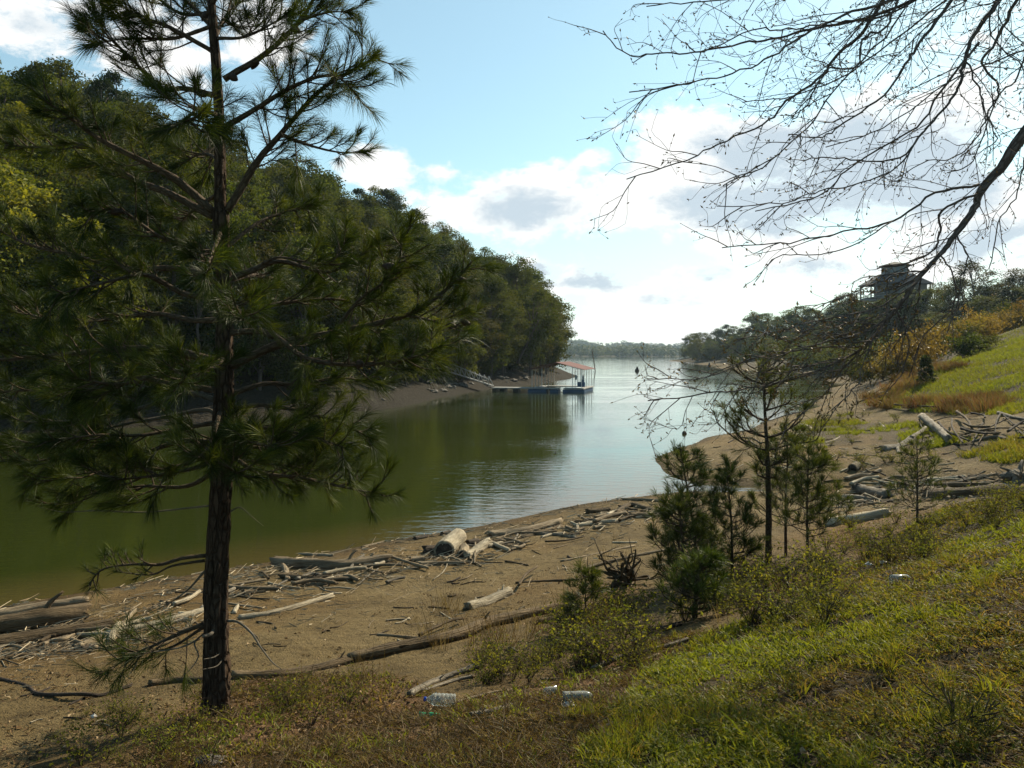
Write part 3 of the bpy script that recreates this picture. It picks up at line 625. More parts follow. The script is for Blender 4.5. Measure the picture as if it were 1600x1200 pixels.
def big_pine():
    Y0 = 6.; rg = np.random.default_rng(5)
    b = at(337, 1105, Y0); root = empty('pine_tree', b, 'tall dark pine with rough trunk and black cones rising in front of the lake', 'tree')
    TR = [(337, 1125, 56), (337, 1095, 46), (338, 1040, 42), (338, 900, 37), (345, 760, 34), (349, 600, 31), (350, 450, 27), (345, 340, 26), (344, 325, 20), (343, 200, 17), (336, 80, 15), (330, 0, 13), (322, -150, 9), (316, -300, 5), (314, -360, 2)]
    P = spline([at(x, y, Y0) for x, y, w in TR], 9); R = np.interp(np.linspace(0, 1, len(P)), np.linspace(0, 1, len(TR)), [w*.44/F*Y0 for _, _, w in TR])
    mb = MB(); tube(mb, P, R, 40, .26, seed=4, fr=11); mb.build('trunk', M['pine_bark'], root, loc=None).location = -b
    nb = MB(); cones = []
    def br(px, w0, dy, tw=True, s0=.28, step=.048, ltw=.34, mat='branch_bark', dens=125, wt=.22, nl=.17, name='branch', flat=.6):
        Q = [at(x, y, Y0+dy*(i/(len(px)-1))**1.2) for i, (x, y) in enumerate(px)]
        Q = spline(Q, 7); r = np.linspace(1, wt, len(Q))*w0*.5/F*Y0
        bm_ = MB(); tube(bm_, Q, r, 8, .22, seed=int(rg.integers(99)))
        if tw: twigs_on(Q, bm_, nb, r[0], s0, step, ltw, rg, nl, dens, flat)
        bm_.build(name, M[mat], root).location = -b; ALL.append(Q)
        return Q
    ALL = []
    T = lambda y: (np.interp(y, [a[1] for a in reversed(TR)], [a[0] for a in reversed(TR)]), y)
    # upper crown
    br([(332, 330), (280, 284), (232, 256), (160, 220), (112, 186), (60, 150)], 13, -.5, s0=.34)
    br([(333, 338), (260, 300), (208, 280), (160, 240), (132, 224), (60, 230), (10, 226)], 12, .5, s0=.3)
    br([(355, 330), (400, 256), (440, 208), (500, 142), (555, 108), (588, 88)], 13, .2, s0=.2, step=.045, ltw=.4)
    br([(440, 210), (480, 226), (530, 238), (566, 236)], 6, .0, s0=.1, step=.06, ltw=.28)
    br([(348, 200), (400, 170), (460, 134), (520, 118), (560, 150)], 10, -.4, s0=.25, step=.045, ltw=.4)
    br([(350, 124), (420, 80), (470, 30), (500, -20), (530, -70)], 11, .3, s0=.2, step=.045, ltw=.4)
    br([(470, 32), (510, 20), (545, 18)], 5, .1, s0=.1)
    br([(340, 60), (380, 58), (420, 40), (450, 20)], 6, -.6, s0=.3)
    br([(332, 80), (260, 40), (215, 26), (180, 0)], 8, -.3, s0=.2, step=.045, ltw=.42)
    br([(338, 150), (290, 138), (250, 138), (206, 92), (172, 60), (150, 30)], 10, .3, s0=.15, step=.045, ltw=.42)
    br([(336, 60), (350, 30), (370, 0)], 7, 1.0, s0=.1, ltw=.4); br([(340, 180), (310, 170), (290, 190)], 7, -1.1, s0=.15, ltw=.38); br([(343, 250), (320, 240), (290, 250)], 7, 1.2, s0=.15, ltw=.38); br([(332, 20), (280, 20), (220, -20), (160, -30)], 7, .8, s0=.15, ltw=.4); br([(334, 40), (270, 60), (200, 60), (140, 70)], 7, -.1, s0=.3, ltw=.4)
    br([(330, 40), (300, 10), (250, -30), (210, -60)], 8, .5)
    br([(330, 10), (360, -40), (400, -80), (440, -120)], 8, -.3)
    br([(325, -90), (270, -140), (230, -190)], 7, .3); br([(325, -100), (380, -150), (420, -210)], 7, -.3); br([(318, -230), (290, -280), (270, -330)], 5, .1); br([(318, -230), (345, -290), (360, -340)], 5, .1)
    br([(318, -300), (315, -360), (313, -420)], 5, 0, s0=.05, step=.05)
    # middle whorls
    br([(352, 440), (400, 420), (440, 408), (512, 425), (560, 400), (610, 370)], 11, .3)
    br([(410, 412), (440, 402), (512, 412), (545, 370)], 5, -.2, s0=.4)
    br([(355, 575), (440, 536), (520, 520), (636, 492), (700, 450), (738, 408)], 14, .1, s0=.3, step=.075)
    br([(636, 492), (670, 500), (710, 508), (735, 490)], 6, .3, s0=.15)
    br([(520, 520), (560, 470), (600, 440), (625, 400), (628, 370)], 7, -.5, s0=.25)
    br([(340, 566), (260, 546), (180, 546), (100, 554), (0, 562), (-90, 550)], 14, -.3, s0=.28)
    br([(340, 440), (280, 420), (200, 420), (120, 400), (40, 380), (-40, 340)], 12, .6, s0=.25)
    br([(340, 460), (290, 460), (230, 430), (170, 440), (90, 460)], 10, -.8, s0=.3)
    br([(345, 500), (300, 500), (240, 490), (160, 500), (80, 500), (-20, 470)], 10, .9, s0=.25)
    br([(352, 500), (410, 480), (470, 470), (540, 470), (600, 500)], 10, .9, s0=.25)
    br([(352, 520), (420, 520), (480, 560), (560, 570), (640, 560), (690, 540)], 10, -.7, s0=.3)
    br([(350, 390), (400, 350), (450, 330), (500, 320)], 8, .9, s0=.3); br([(345, 400), (300, 380), (250, 370), (190, 330), (140, 330)], 9, -.5, s0=.3)
    br([(346, 360), (330, 400), (320, 430)], 8, -1.3, s0=.3, step=.07); br([(350, 470), (370, 480), (380, 500)], 9, -1.4, s0=.3, step=.07); br([(350, 560), (320, 580), (280, 600)], 10, -1.6, s0=.3, step=.07)
    br([(350, 440), (400, 430), (450, 440)], 9, 1.6, s0=.3); br([(345, 560), (280, 560), (230, 575)], 9, 1.6, s0=.3); br([(345, 300), (300, 330), (280, 350)], 8, 1.4, s0=.3)
    # lower whorls
    br([(334, 624), (296, 614), (260, 624), (208, 640), (130, 655), (40, 660)], 9, -.2, mat='dead_twig', s0=.45, step=.1)
    br([(344, 652), (320, 640), (256, 652), (190, 664), (100, 690), (10, 690)], 8, .4, mat='dead_twig', s0=.4, step=.1)
    br([(340, 610), (270, 600), (200, 590), (120, 620), (40, 610), (-60, 620)], 10, .5, s0=.25)
    br([(358, 644), (392, 634), (440, 636), (520, 656), (555, 672), (578, 684)], 9, .1, s0=.25, step=.05, ltw=.36)
    br([(352, 620), (410, 600), (470, 600), (530, 590), (590, 600)], 9, .6, s0=.3)
    br([(336, 700), (304, 720), (260, 732), (190, 736), (130, 740), (40, 760)], 8, -.2, s0=.3, step=.08)
    br([(338, 690), (280, 690), (210, 710), (140, 700), (60, 720), (-40, 720)], 9, .6, s0=.3)
    br([(340, 735), (290, 760), (220, 760), (150, 770), (90, 790)], 8, .3, s0=.3, ltw=.45)
    br([(338, 720), (290, 735), (230, 745), (170, 750)], 8, -.7, s0=.25, ltw=.42); br([(338, 660), (280, 670), (220, 680), (150, 680), (70, 690)], 8, -.6, s0=.25, ltw=.42); br([(352, 715), (400, 722), (460, 730), (520, 740)], 7, .5, s0=.25, ltw=.4); br([(352, 660), (420, 670), (480, 680), (540, 700)], 8, -.5, s0=.25, ltw=.42); br([(338, 590), (270, 580), (190, 600), (110, 590)], 9, -.9, s0=.25, ltw=.42); br([(352, 680), (390, 690), (430, 700)], 7, -1.1, s0=.2, ltw=.4)
    br([(350, 700), (400, 736), (480, 748), (550, 764), (600, 772)], 8, -.1, s0=.25, step=.045, ltw=.42)
    br([(352, 690), (410, 700), (450, 700), (490, 690)], 7, .7, s0=.3)
    br([(345, 690), (350, 720), (370, 740)], 8, -1.3, s0=.35, step=.08); br([(345, 640), (330, 690), (310, 715)], 8, -1.4, s0=.35, step=.08)
    # thin low boughs
    br([(322, 868), (285, 872), (250, 882), (205, 882), (160, 890), (138, 915)], 7, -.1, s0=.4, step=.035, ltw=.2, dens=40, nl=.14)
    br([(320, 876), (270, 884), (235, 898), (180, 893)], 5, -.2, s0=.5, step=.05, ltw=.17, dens=30, nl=.13)
    br([(318, 975), (280, 990), (250, 1004), (205, 1025), (160, 1054)], 8, -.15, s0=.2, step=.03, ltw=.34, dens=60, nl=.17)
    br([(318, 980), (270, 1010), (230, 1018), (195, 1012)], 5, .3, s0=.2, step=.035, ltw=.32, dens=56, nl=.17)
    br([(322, 890), (295, 920), (268, 940), (240, 955)], 4, .2, tw=False, name='dead_branch', mat='dead_twig')
    br([(356, 970), (372, 972), (392, 988), (408, 1012), (425, 1034), (440, 1046)], 5, -.1, tw=False, name='dead_branch', mat='dead_twig')
    br([(392, 988), (402, 996), (406, 1003)], 3, .0, tw=False, name='dead_branch', mat='dead_twig')
    br([(312, 998), (280, 1012), (225, 1020), (190, 1020)], 3.5, -.3, tw=False, name='dead_branch', mat='dead_twig')
    br([(216, 1018), (212, 1040), (196, 1058), (184, 1052)], 3, -.3, tw=False, name='dead_branch', mat='dead_twig')
    br([(318, 990), (304, 1005), (310, 1025), (298, 1045), (286, 1056)], 3, -.25, tw=False, name='dead_branch', mat='dead_twig')
    br([(338, 976), (330, 990), (318, 994)], 6, -.3, tw=False, name='dead_branch', mat='dead_twig', wt=.8)
    br([(350, 1015), (336, 1026), (318, 1030)], 3, -.3, tw=False, name='dead_branch', mat='dead_twig')
    br([(350, 1024), (340, 1040), (316, 1046)], 3, -.3, tw=False, name='dead_branch', mat='dead_twig')
    br([(358, 800), (375, 793), (392, 806), (412, 822)], 3, .1, tw=False, name='dead_branch', mat='dead_twig')
    br([(330, 790), (230, 800), (150, 798), (100, 800), (60, 792)], 3, .2, tw=False, name='dead_branch', mat='dead_twig')
    nb.build('foliage', M['pine_needle'], root, smooth=False).location = -b
    cp = None
    for x, y, dx in [(455, 40, 1), (466, 50, 1), (352, 95, .6), (405, 98, -.3), (322, 143, -.8), (325, 16, -.6), (200, 40, -.5), (348, 165, .5), (360, 222, .6), (15, 222, -1), (140, 222, -1), (190, 332, -1), (304, 372, -.3), (196, 88, -.8), (130, 408, -.7),
                     (618, 424, 1), (632, 424, -1), (710, 437, .8), (735, 515, .7), (612, 536, -.2), (470, 440, .6), (440, 505, -.5), (285, 330, .5), (560, 545, .2), (700, 515, .4), (210, 640, .3)]:
        AQ = np.concatenate(ALL); qx, qy = proj(AQ[:, 0], AQ[:, 1], AQ[:, 2]); p = AQ[np.argmin((qx-x)**2+(qy-y)**2)]; c = MB(); cone_mb(c, np.zeros(3), [dx, rg.uniform(-.5, .3), rg.uniform(-.7, .1)], rg.uniform(.075, .1), rg.uniform(.024, .03))
        o = c.build('cone', M['cone'], root); o.location = p-b
big_pine()

# ------------------------------------------------------------------ young pines
def young_pine(label, base, h, seed, spread=.4, lean=(0, 0), r=None, s0=.2, step=.2, dens=40, nl=.16, cat='tree', group=None, nbr=4, mat='young_needle', up=.75, name='young_pine', bare=.0, nw=.0022):
    rg = np.random.default_rng(seed); root = empty(name, base, label, cat, group); r = r or h*.018
    zt = np.linspace(0, h, 10); TP = np.c_[lean[0]*(zt/h)**1.3+.02*h*(vn(zt*1.3, zt*0, seed)-.5), lean[1]*zt/h+.02*h*(vn(zt*1.3, zt*0+4, seed)-.5), zt]; TP[0, 2] = -.15
    mb = MB(); tube(mb, spline(TP, 3), np.linspace(r, r*.22, 28), 9, .15, seed=seed); mb.build('trunk', M['branch_bark'], root)
    nb = MB(); z = h*s0
    while z < h*.93:
        for k in range(rg.integers(nbr-1, nbr+2)):
            az = rg.uniform(0, 6.28); u = (z/h-s0)/(1-s0); L = spread*h*(1.-.68*u)*rg.uniform(.55, 1.1)
            if z/h < bare: L *= .35
            p0 = np.array([np.interp(z, zt, TP[:, 0]), np.interp(z, zt, TP[:, 1]), z]); hd = np.array([math.cos(az), math.sin(az), 0])
            P = spline([p0, p0+hd*L*.5+[0, 0, L*.22*up], p0+hd*L*.92+[0, 0, L*(.35+.5*rg.random())*up], p0+hd*L*1.02+[0, 0, L*.95*up]], 4)
            bm_ = MB(); tube(bm_, P, np.linspace(r*.32, r*.1, len(P)), 5, .1)
            twigs_on(P, bm_, nb, r*.3, .3, .13, .16+.04*h, rg, nl, dens, .7, .4, nw); bm_.build('branch', M['branch_bark'], root)
        z += step*h*rg.uniform(.7, 1.25)*.5
    P = TP[-3:]; bm_ = MB(); twigs_on(spline(P, 4), bm_, nb, r*.3, .1, .06, .14, rg, nl, dens, .7, .9, nw); bm_.build('leader', M['branch_bark'], root)
    nb.build('foliage', M[mat], root, smooth=False)
    return root
young_pine('slender young pine with bare lower stem beside the shrubs, tallest of the saplings', ray(1200, 880), 3.05, 21, .27, (-.07, 0), .05, .40, .13, 44, .18, bare=.5)
young_pine('bushy dark young pine sapling, highest at the left of the clump', ray(1092, 905), 1.85, 22, .34, (-.25, 0), .03, .06, .13, 40, .17)
young_pine('dense dark pine sapling low at the left edge of the clump', ray(1070, 935), 1.2, 31, .42, (-.08, 0), .03, .05, .14, 44, .17)
young_pine('thin leaning young pine sapling with upright tip between the clump and the tall sapling', ray(1145, 900), 1.6, 23, .30, (-.08, 0), .024, .08, .15, 44, .17)
young_pine('young pine sapling right behind the tall slender one', ray(1228, 868), 2.0, 24, .27, (0, 0), .024, .22, .14, 44, .17)
young_pine('short thick dark pine bush at the foot of the sapling clump', ray(1085, 965), .6, 25, .6, (.05, 0), .03, .05, .18, 36, .16)
young_pine('small airy pine seedling on the edge of the bank before the driftwood', ray(1432, 822), 1.1, 26, .34, (0, 0), .018, .2, .2, 20, .11)
young_pine('soft green pine sapling with spread tips on the right of the clump', ray(1262, 872), 1.45, 27, .40, (0, 0), .022, .2, .15, 44, .17)
young_pine('grey-green pine seedling in the grass at the lower right corner', ray(1500, 1160), .13, 28, .9, (0, 0), .004, .05, .3, 10, .08, nw=.001)
young_pine('wispy green pine seedling among the leafy weeds by the root stump', ray(915, 985), .62, 29, .4, (0, 0), .012, .1, .2, 30, .14)

# ------------------------------------------------------------------ bare budding tree overhanging from the right
def bare_tree():
    rg = np.random.default_rng(8); bx, by = 7.4, 7.0; bz = float(hz(bx, by)[0]); b = np.array([bx, by, bz])
    root = empty('bare_tree', b, 'bare spring tree with budding twigs overhanging from the right edge', 'tree')
    TP = spline([(bx, by, bz-.3), (bx-.02, by, bz+1.5), (bx-.1, by, bz+3.2), (bx-.15, by+.1, bz+5.2), (bx-.1, by+.2, bz+7.5)], 6)
    mb = MB(); tube(mb, TP, np.linspace(.24, .09, len(TP)), 16, .14, seed=3); mb.build('trunk', M['grey_bark'], root).location = -b
    tw = MB(); bd = MB(); BP = []; BN = []; BS = []
    def side(P, r0, lvl, lo, step, ln, s0=.15, droop=.25, bp=.8):
        S = np.concatenate([[0], np.cumsum(np.linalg.norm(np.diff(P, axis=0), axis=1))]); L = S[-1]; s = max(s0*L, step*.5); k2 = 1
        while s < L:
            k = max(0, min(np.searchsorted(S, s)-1, len(P)-2)); p = P[k]+(P[k+1]-P[k])*((s-S[k])/max(S[k+1]-S[k], 1e-6)); t = nrm(P[k+1]-P[k])
            R = rg.normal(size=3); R -= t*R.dot(t); R = nrm(R); k2 = -k2
            a = math.radians(rg.uniform(20, 52)); d = nrm(t*math.cos(a)+R*math.sin(a)+[0, 0, -droop*rg.random()]); l = ln*rg.uniform(.4, 1.15)*(1.15-.55*s/L)
            kink = rg.normal(size=3)*.16; Q = spline([p, p+d*l*.35+kink*l*.3, p+d*l*.7+kink*l*.6+[0, 0, -.04*l], p+d*l+rg.normal(size=3)*.16*l], 3 if lvl else 2)
            rr = r0*rg.uniform(.7, 1.1); tube(tw, Q, np.linspace(rr, max(rr*.4, .0012), len(Q)), 4 if lvl else 3, caps=False)
            if lvl: side(Q, max(rr*.5, .0017), lvl-1, lo, step*.62, ln*.40, .2, droop, bp)
            else:
                for _ in range(rg.integers(1, 4)):
                    if rg.random() < bp:
                        i = rg.integers(1, len(Q)); BP.append(Q[i]); BN.append(nrm(Q[i]-Q[i-1]+rg.normal(size=3)*.5)); BS.append(rg.uniform(.018, .036)*(1.35 if bp > .9 else 1))
            if lvl <= 1 and rg.random() < bp: BP.append(Q[-1]); BN.append(nrm(Q[-1]-Q[-2])); BS.append(rg.uniform(.02, .038))
            s += step*rg.uniform(.55, 1.45)
    LB = []
    def limb(px, w0, w1, Ya, Yb, lvl=2, step=.19, ln=.85, s0=.1, droop=.2, bp=.8, name='branch', wk=.43):
        LB.append((px, w0, Ya, Yb)); n = len(px); Q = spline([at(x, y, Ya+(Yb-Ya)*i/(n-1)) for i, (x, y) in enumerate(px)], 5)
        Q[1:-1] += rg.normal(size=(len(Q)-2, 3))*.006
        R = np.geomspace(max(w0*wk, .5), max(w1*.8, .5), len(Q))*.5/F*(Ya+Yb)*.5
        m_ = MB(); tube(m_, Q, R, 9, .16, seed=int(rg.integers(90))); m_.build(name, M['grey_bark'], root).location = -b
        side(Q, .0048, lvl-1, 0, step, ln, s0, droop, bp)
        return Q
    limb([(2080, -150), (1850, -10), (1700, 90), (1600, 212), (1560, 265), (1532, 300), (1522, 325), (1490, 370), (1468, 398), (1432, 440), (1400, 482), (1352, 540), (1290, 575), (1200, 602), (1120, 614), (1012, 626)], 46, 2.2, 6.8, 6.4, s0=.42, step=.12, ln=.75, wk=.72)
    limb([(1530, 288), (1462, 302), (1394, 346), (1329, 359), (1272, 372), (1206, 381), (1128, 387)], 10, 2, 6.6, 6.5, ln=.55)
    limb([(1394, 346), (1330, 385), (1270, 398), (1215, 402), (1180, 440)], 5, 1.6, 6.5, 6.2, ln=.35)
    limb([(1536, 300), (1470, 330), (1470, 360), (1460, 390), (1420, 410), (1370, 420)], 9, 3, 6.6, 6.9, ln=.6)
    limb([(1495, 366), (1520, 330), (1500, 410), (1480, 470), (1470, 520)][0:1]+[(1510, 400), (1502, 440), (1495, 480), (1480, 520)], 6, 2, 6.5, 6.3, ln=.45)
    limb([(1470, 400), (1490, 430), (1492, 470), (1470, 500), (1440, 530), (1420, 590)], 6, 2, 6.6, 6.8, ln=.45)
    for q in ([(1432, 440), (1390, 470), (1340, 490), (1280, 500), (1210, 520), (1150, 530)], [(1412, 465), (1370, 510), (1310, 530), (1240, 545), (1180, 575)], [(1380, 505), (1350, 560), (1340, 600), (1300, 640)], [(1350, 540), (1300, 600), (1260, 640), (1225, 670)], [(1450, 420), (1400, 430), (1350, 450), (1300, 470)], [(1352, 540), (1270, 545), (1180, 560), (1100, 590), (1010, 592)], [(1400, 482), (1420, 530), (1410, 580), (1390, 610)]):
        limb(q, 6, 1.8, 6.5, 6.3+rg.uniform(-.5, .4), step=.15, ln=.5, bp=.95)
    for q in ([(1460, 410), (1400, 450), (1330, 460), (1270, 480)], [(1420, 450), (1390, 500), (1330, 520), (1270, 530), (1220, 550)], [(1400, 482), (1350, 500), (1300, 510), (1240, 520)], [(1380, 510), (1320, 560), (1270, 570), (1200, 590)], [(1440, 430), (1430, 490), (1400, 540), (1370, 570)]):
        limb(q, 5, 1.6, 6.6, 6.6+rg.uniform(-.6, .6), step=.15, ln=.45, bp=.95)
    top = (2040, -330)
    limb([top, (1800, -230), (1640, -110), (1560, 0), (1521, 57), (1508, 96), (1499, 131), (1482, 162), (1442, 206), (1407, 245), (1355, 252), (1294, 246), (1250, 250)], 30, 2, 6.9, 6.2, s0=.4)
    limb([top, (1780, -260), (1560, -110), (1486, 0), (1438, 66), (1416, 100), (1381, 149), (1320, 192), (1285, 214), (1232, 210)], 26, 2, 6.9, 5.9, s0=.4)
    limb([top, (1740, -270), (1480, -130), (1381, 0), (1346, 52), (1307, 87), (1276, 127), (1228, 157), (1202, 188), (1136, 219), (1075, 249), (979, 280)], 26, 2, 7.0, 6.0, s0=.36, ln=.75)
    limb([(1560, -60), (1420, -10), (1315, 26), (1259, 52), (1206, 87), (1145, 114), (1075, 131), (983, 144)], 14, 2, 6.6, 5.8, s0=.2)
    limb([(1500, -40), (1380, 20), (1272, 44), (1206, 61), (1145, 70), (1084, 83), (1031, 83), (979, 84), (942, 48)], 12, 2, 6.6, 6.4, s0=.2, ln=.6)
    limb([(1560, -80), (1400, -40), (1280, -20), (1180, -6), (1100, 2), (1010, 10)], 10, 2, 6.9, 6.8, s0=.2, ln=.6)
    limb([(1508, 96), (1530, 140), (1539, 175), (1556, 212), (1545, 240)], 7, 2, 6.4, 6.2)
    limb([(1530, 66), (1469, 144), (1434, 197), (1337, 254), (1290, 300), (1230, 320), (1180, 330)], 9, 2, 6.3, 6.8, ln=.7)
    limb([(1442, 206), (1400, 260), (1330, 290), (1270, 300), (1220, 318), (1120, 322)], 6, 1.8, 6.2, 6.0, ln=.5)
    limb([(1700, -60), (1620, 40), (1590, 120), (1560, 150), (1520, 250), (1480, 270)], 9, 2, 6.9, 6.9, ln=.6)
    limb([(1720, -40), (1640, 60), (1570, 90), (1480, 130), (1380, 200), (1290, 230)], 8, 2, 6.9, 7.2, ln=.7)
    limb([(1640, -110), (1530, -40), (1440, 30), (1330, 110), (1240, 150), (1160, 160)], 9, 2, 6.9, 7.3, ln=.8)
    limb([(1640, -110), (1480, -60), (1380, 60), (1310, 130), (1260, 200), (1190, 260), (1130, 290)], 8, 2, 6.9, 5.5, ln=.7)
    limb([(1640, 160), (1600, 250), (1590, 300), (1560, 350), (1545, 420)], 6, 2, 6.8, 7.2, ln=.5)
    limb([(1700, -200), (1600, -60), (1545, 40), (1600, 110), (1620, 180)], 8, 2, 6.9, 5.8, ln=.6)
    for px, w0, Ya, Yb in [l for l in LB if l[0][0][1] < 0 and l[0] is not LB[0][0]][::2]:
        dx, dy = rg.uniform(25, 75), rg.uniform(-45, 10); m_ = len(px); q = [(x+dx*i/m_*1.6+rg.normal()*8, y+dy*i/m_*1.6+rg.normal()*8) for i, (x, y) in enumerate(px)]
        limb(q[:max(4, m_-2)], w0*.7, 1.8, Ya, Yb+rg.uniform(-.5, .7), step=.17, ln=.7, s0=.25)
    o = tw.build('twig', M['grey_bark'], root); o.location = -b; tag(o, kind='stuff')
    P = np.array(BP); D = np.array(BN); Lb = np.array(BS); r = nrm(rg.normal(size=P.shape)); u = nrm(np.cross(D, r)); v = np.cross(D, u); L_ = Lb[:, None]
    V = np.stack([P, P+D*L_*.5+u*L_*.2, P+D*L_*.5-u*L_*.1+v*L_*.17, P+D*L_*.5-u*L_*.1-v*L_*.17, P+D*L_], 1).reshape(-1, 3); i = np.arange(len(P))*5
    bd.add(V, np.concatenate([np.stack([i, i+a, i+c], -1) for a, c in ((2, 1), (3, 2), (1, 3))]+[np.stack([i+4, i+a, i+c], -1) for a, c in ((1, 2), (2, 3), (3, 1))]), np.repeat(rg.random(len(P)), 5))
    o = bd.build('bud', M['bud'], root, smooth=False); o.location = -b; tag(o, kind='stuff')
bare_tree()

# ------------------------------------------------------------------ trees, brush and house on the right bank
RG = 'trees on the far right bank'
def ground_at(px, Y): return float(hz((px-CX)/F*Y, Y)[0])
rb = []
for px, Y, ytop, k in [(1082, 366, 521, 0), (1096, 352, 517, 7), (1108, 345, 524, 4), (1120, 350, 514, 1), (1134, 330, 509, 5), (1148, 320, 510, 0), (1160, 312, 514, 3), (1176, 296, 489, 1), (1190, 288, 493, 5), (1204, 280, 490, 0),
                       (1220, 268, 495, 7), (1234, 262, 486, 1), (1250, 250, 479, 0), (1266, 246, 485, 5), (1282, 240, 480, 7), (1297, 232, 482, 1), (1312, 226, 466, 3), (1326, 218, 459, 4), (1342, 212, 472, 1), (1360, 205, 484, 0), (1376, 196, 484, 5), (1398, 182, 486, 7),
                       (1420, 168, 482, 5), (1443, 170, 460, 3), (1466, 164, 440, 4), (1484, 158, 446, 1), (1500, 152, 430, 4), (1520, 150, 402, 3), (1540, 148, 446, 0), (1558, 146, 438, 7), (1574, 142, 426, 3), (1592, 140, 416, 4), (1612, 138, 420, 5), (1640, 136, 420, 0), (1680, 136, 410, 1),
                       (1090, 340, 530, 6), (1112, 320, 530, 2), (1150, 290, 524, 6), (1186, 262, 520, 2), (1215, 246, 520, 0), (1245, 232, 518, 6), (1278, 216, 512, 7), (1306, 200, 508, 5), (1335, 190, 506, 0), (1366, 178, 506, 3), (1396, 164, 504, 7), (1426, 150, 500, 5),
                       (1346, 158, 470, 0), (1368, 156, 466, 7), (1388, 154, 462, 1), (1406, 152, 458, 0), (1424, 150, 452, 5), (1444, 148, 446, 7), (1330, 160, 474, 5), (1376, 146, 488, 7), (1400, 146, 484, 0), (1356, 148, 492, 1),
                       (1455, 132, 486, 0), (1480, 126, 484, 7), (1508, 122, 470, 5), (1532, 118, 462, 1), (1556, 116, 458, 7), (1580, 112, 448, 5), (1604, 110, 444, 0), (1632, 108, 440, 7), (1670, 106, 430, 5), (1720, 110, 424, 1)]:
    k = {3: 5, 4: 1, 2: 0}.get(k, k) if px < 1445 else k; x = (px-CX)/F*Y; z = ground_at(px, Y); top = EYE+(HY-ytop)/F*Y; h = max(top-z, 3.)
    root, s = protos[k]; sc = h/(s[1]*.95); wide = min(max(sc*1.3, .75), 1.6)
    where = 'on the low point' if px < 1170 else ('left of the hilltop house' if px < 1345 else ('around the hilltop house' if px < 1450 else 'on the right-hand slope'))
    copy_thing(root, (x, Y, z-.3), random.uniform(0, 6.28), (wide, wide, sc), f"{kind_lab[s[7]]} {where} beyond the cove", RG)

for i in range(60):
    px = random.uniform(1085, 1345); Y = np.interp(px, [1080, 1180, 1345], [372, 300, 205])+random.uniform(-22, 26); x = (px-CX)/F*Y; z = ground_at(px, Y)
    if z < .9: continue
    k = random.choice([0, 1, 5, 7, 3, 6]); root, s = protos[k]; hh = random.uniform(.5, .8)*np.interp(px, [1080, 1345], [.8, 1.1]); copy_thing(root, (x, Y, z-.5), random.uniform(0, 6.28), (hh*1.15, hh*1.15, hh), f"low {kind_lab[s[7]]} filling the woods on the far right bank", 'understorey of the far right bank')
def house():
    Y = 178.; c = at(1398, 500, Y); zg = float(hz(c[0], Y)[0]); b = np.array([c[0], Y, zg]); U = Y/F
    root = empty('house', b, 'grey hilltop house with covered verandas, hipped roof and a small cupola, behind the branches', 'house')
    z0 = EYE+(HY-470)*U-zg; z1 = EYE+(HY-445)*U-zg; zr = EYE+(HY-428)*U-zg; zc = EYE+(HY-416)*U-zg; zt = EYE+(HY-409)*U-zg; hw = 43*U; D = 8.
    mb = MB(); box(mb, (1.2, 0, z1/2), (hw*2-2.8, D-3, z1)); mb.build('wall', M['house_wall'], root, smooth=False)
    for z in (z0, z0-3.4):
        mb = MB(); box(mb, (0, 0, z), (hw*2-.2, D, .3)); mb.build('veranda_floor', M['house_trim'], root, smooth=False)
        mb = MB()
        for yy in (-D/2, D/2): box(mb, (0, yy, z+1.0), (hw*2-.2, .08, .1)); box(mb, (0, yy, z+.45), (hw*2-.2, .06, .55))
        for xx in (-hw+.1, hw-.1): box(mb, (xx, 0, z+1.0), (.08, D-.2, .1)); box(mb, (xx, 0, z+.45), (.06, D-.2, .55))
        mb.build('railing', M['house_trim'], root, smooth=False)
    for i in range(6):
        for yy in (-D/2+.12, D/2-.12):
            mb = MB(); xx = -hw+.25+i*(hw*2-.5)/5; box(mb, (xx, yy, z1/2), (.24, .24, z1)); mb.build('post', M['house_trim'], root, smooth=False)
    def hip(nm, zb, zt_, w, d, tw, mat):
        m_ = MB(); e = .0
        V = np.array([[-w, -d, zb], [w, -d, zb], [w, d, zb], [-w, d, zb], [-tw, -tw*.6, zt_], [tw, -tw*.6, zt_], [tw, tw*.6, zt_], [-tw, tw*.6, zt_], [-w, -d, zb-.25], [w, -d, zb-.25], [w, d, zb-.25], [-w, d, zb-.25]])
        m_.add(V, np.array([[0, 1, 5, 4], [1, 2, 6, 5], [2, 3, 7, 6], [3, 0, 4, 7], [4, 5, 6, 7], [8, 9, 1, 0], [9, 10, 2, 1], [10, 11, 3, 2], [11, 8, 0, 3], [11, 10, 9, 8]])); return m_.build(nm, M[mat], root, smooth=False)
    hip('roof', z1+.1, zr, hw+.2, D/2+.2, 2.9, 'house_roof')
    mb = MB(); box(mb, (0, 0, (zr+zc)/2-.2), (4.6, 3, zc-zr+.9)); cu = mb.build('cupola', M['house_trim'], root, smooth=False)
    for xx in (-1.3, 0, 1.3):
        mb = MB(); box(mb, (xx, -1.52, (zr+zc)/2), (.7, .06, (zc-zr)*.7)); mb.build('cupola_window', M['glass'], cu, smooth=False)
    o = hip('cupola_roof', zc+.2, zt, 2.7, 1.9, .15, 'house_roof'); o.parent = cu
    for xx in np.linspace(-hw+3.2, hw-1.8, 4):
        for z in (z0, z0-3.4):
            mb = MB(); box(mb, (xx, -(D-3)/2-.03, z+1.55), (1.1, .08, 1.6)); f = mb.build('window', M['house_trim'], root, smooth=False)
            mb = MB(); box(mb, (xx, -(D-3)/2-.06, z+1.55), (.9, .06, 1.4)); mb.build('pane', M['glass'], f, smooth=False)
house()

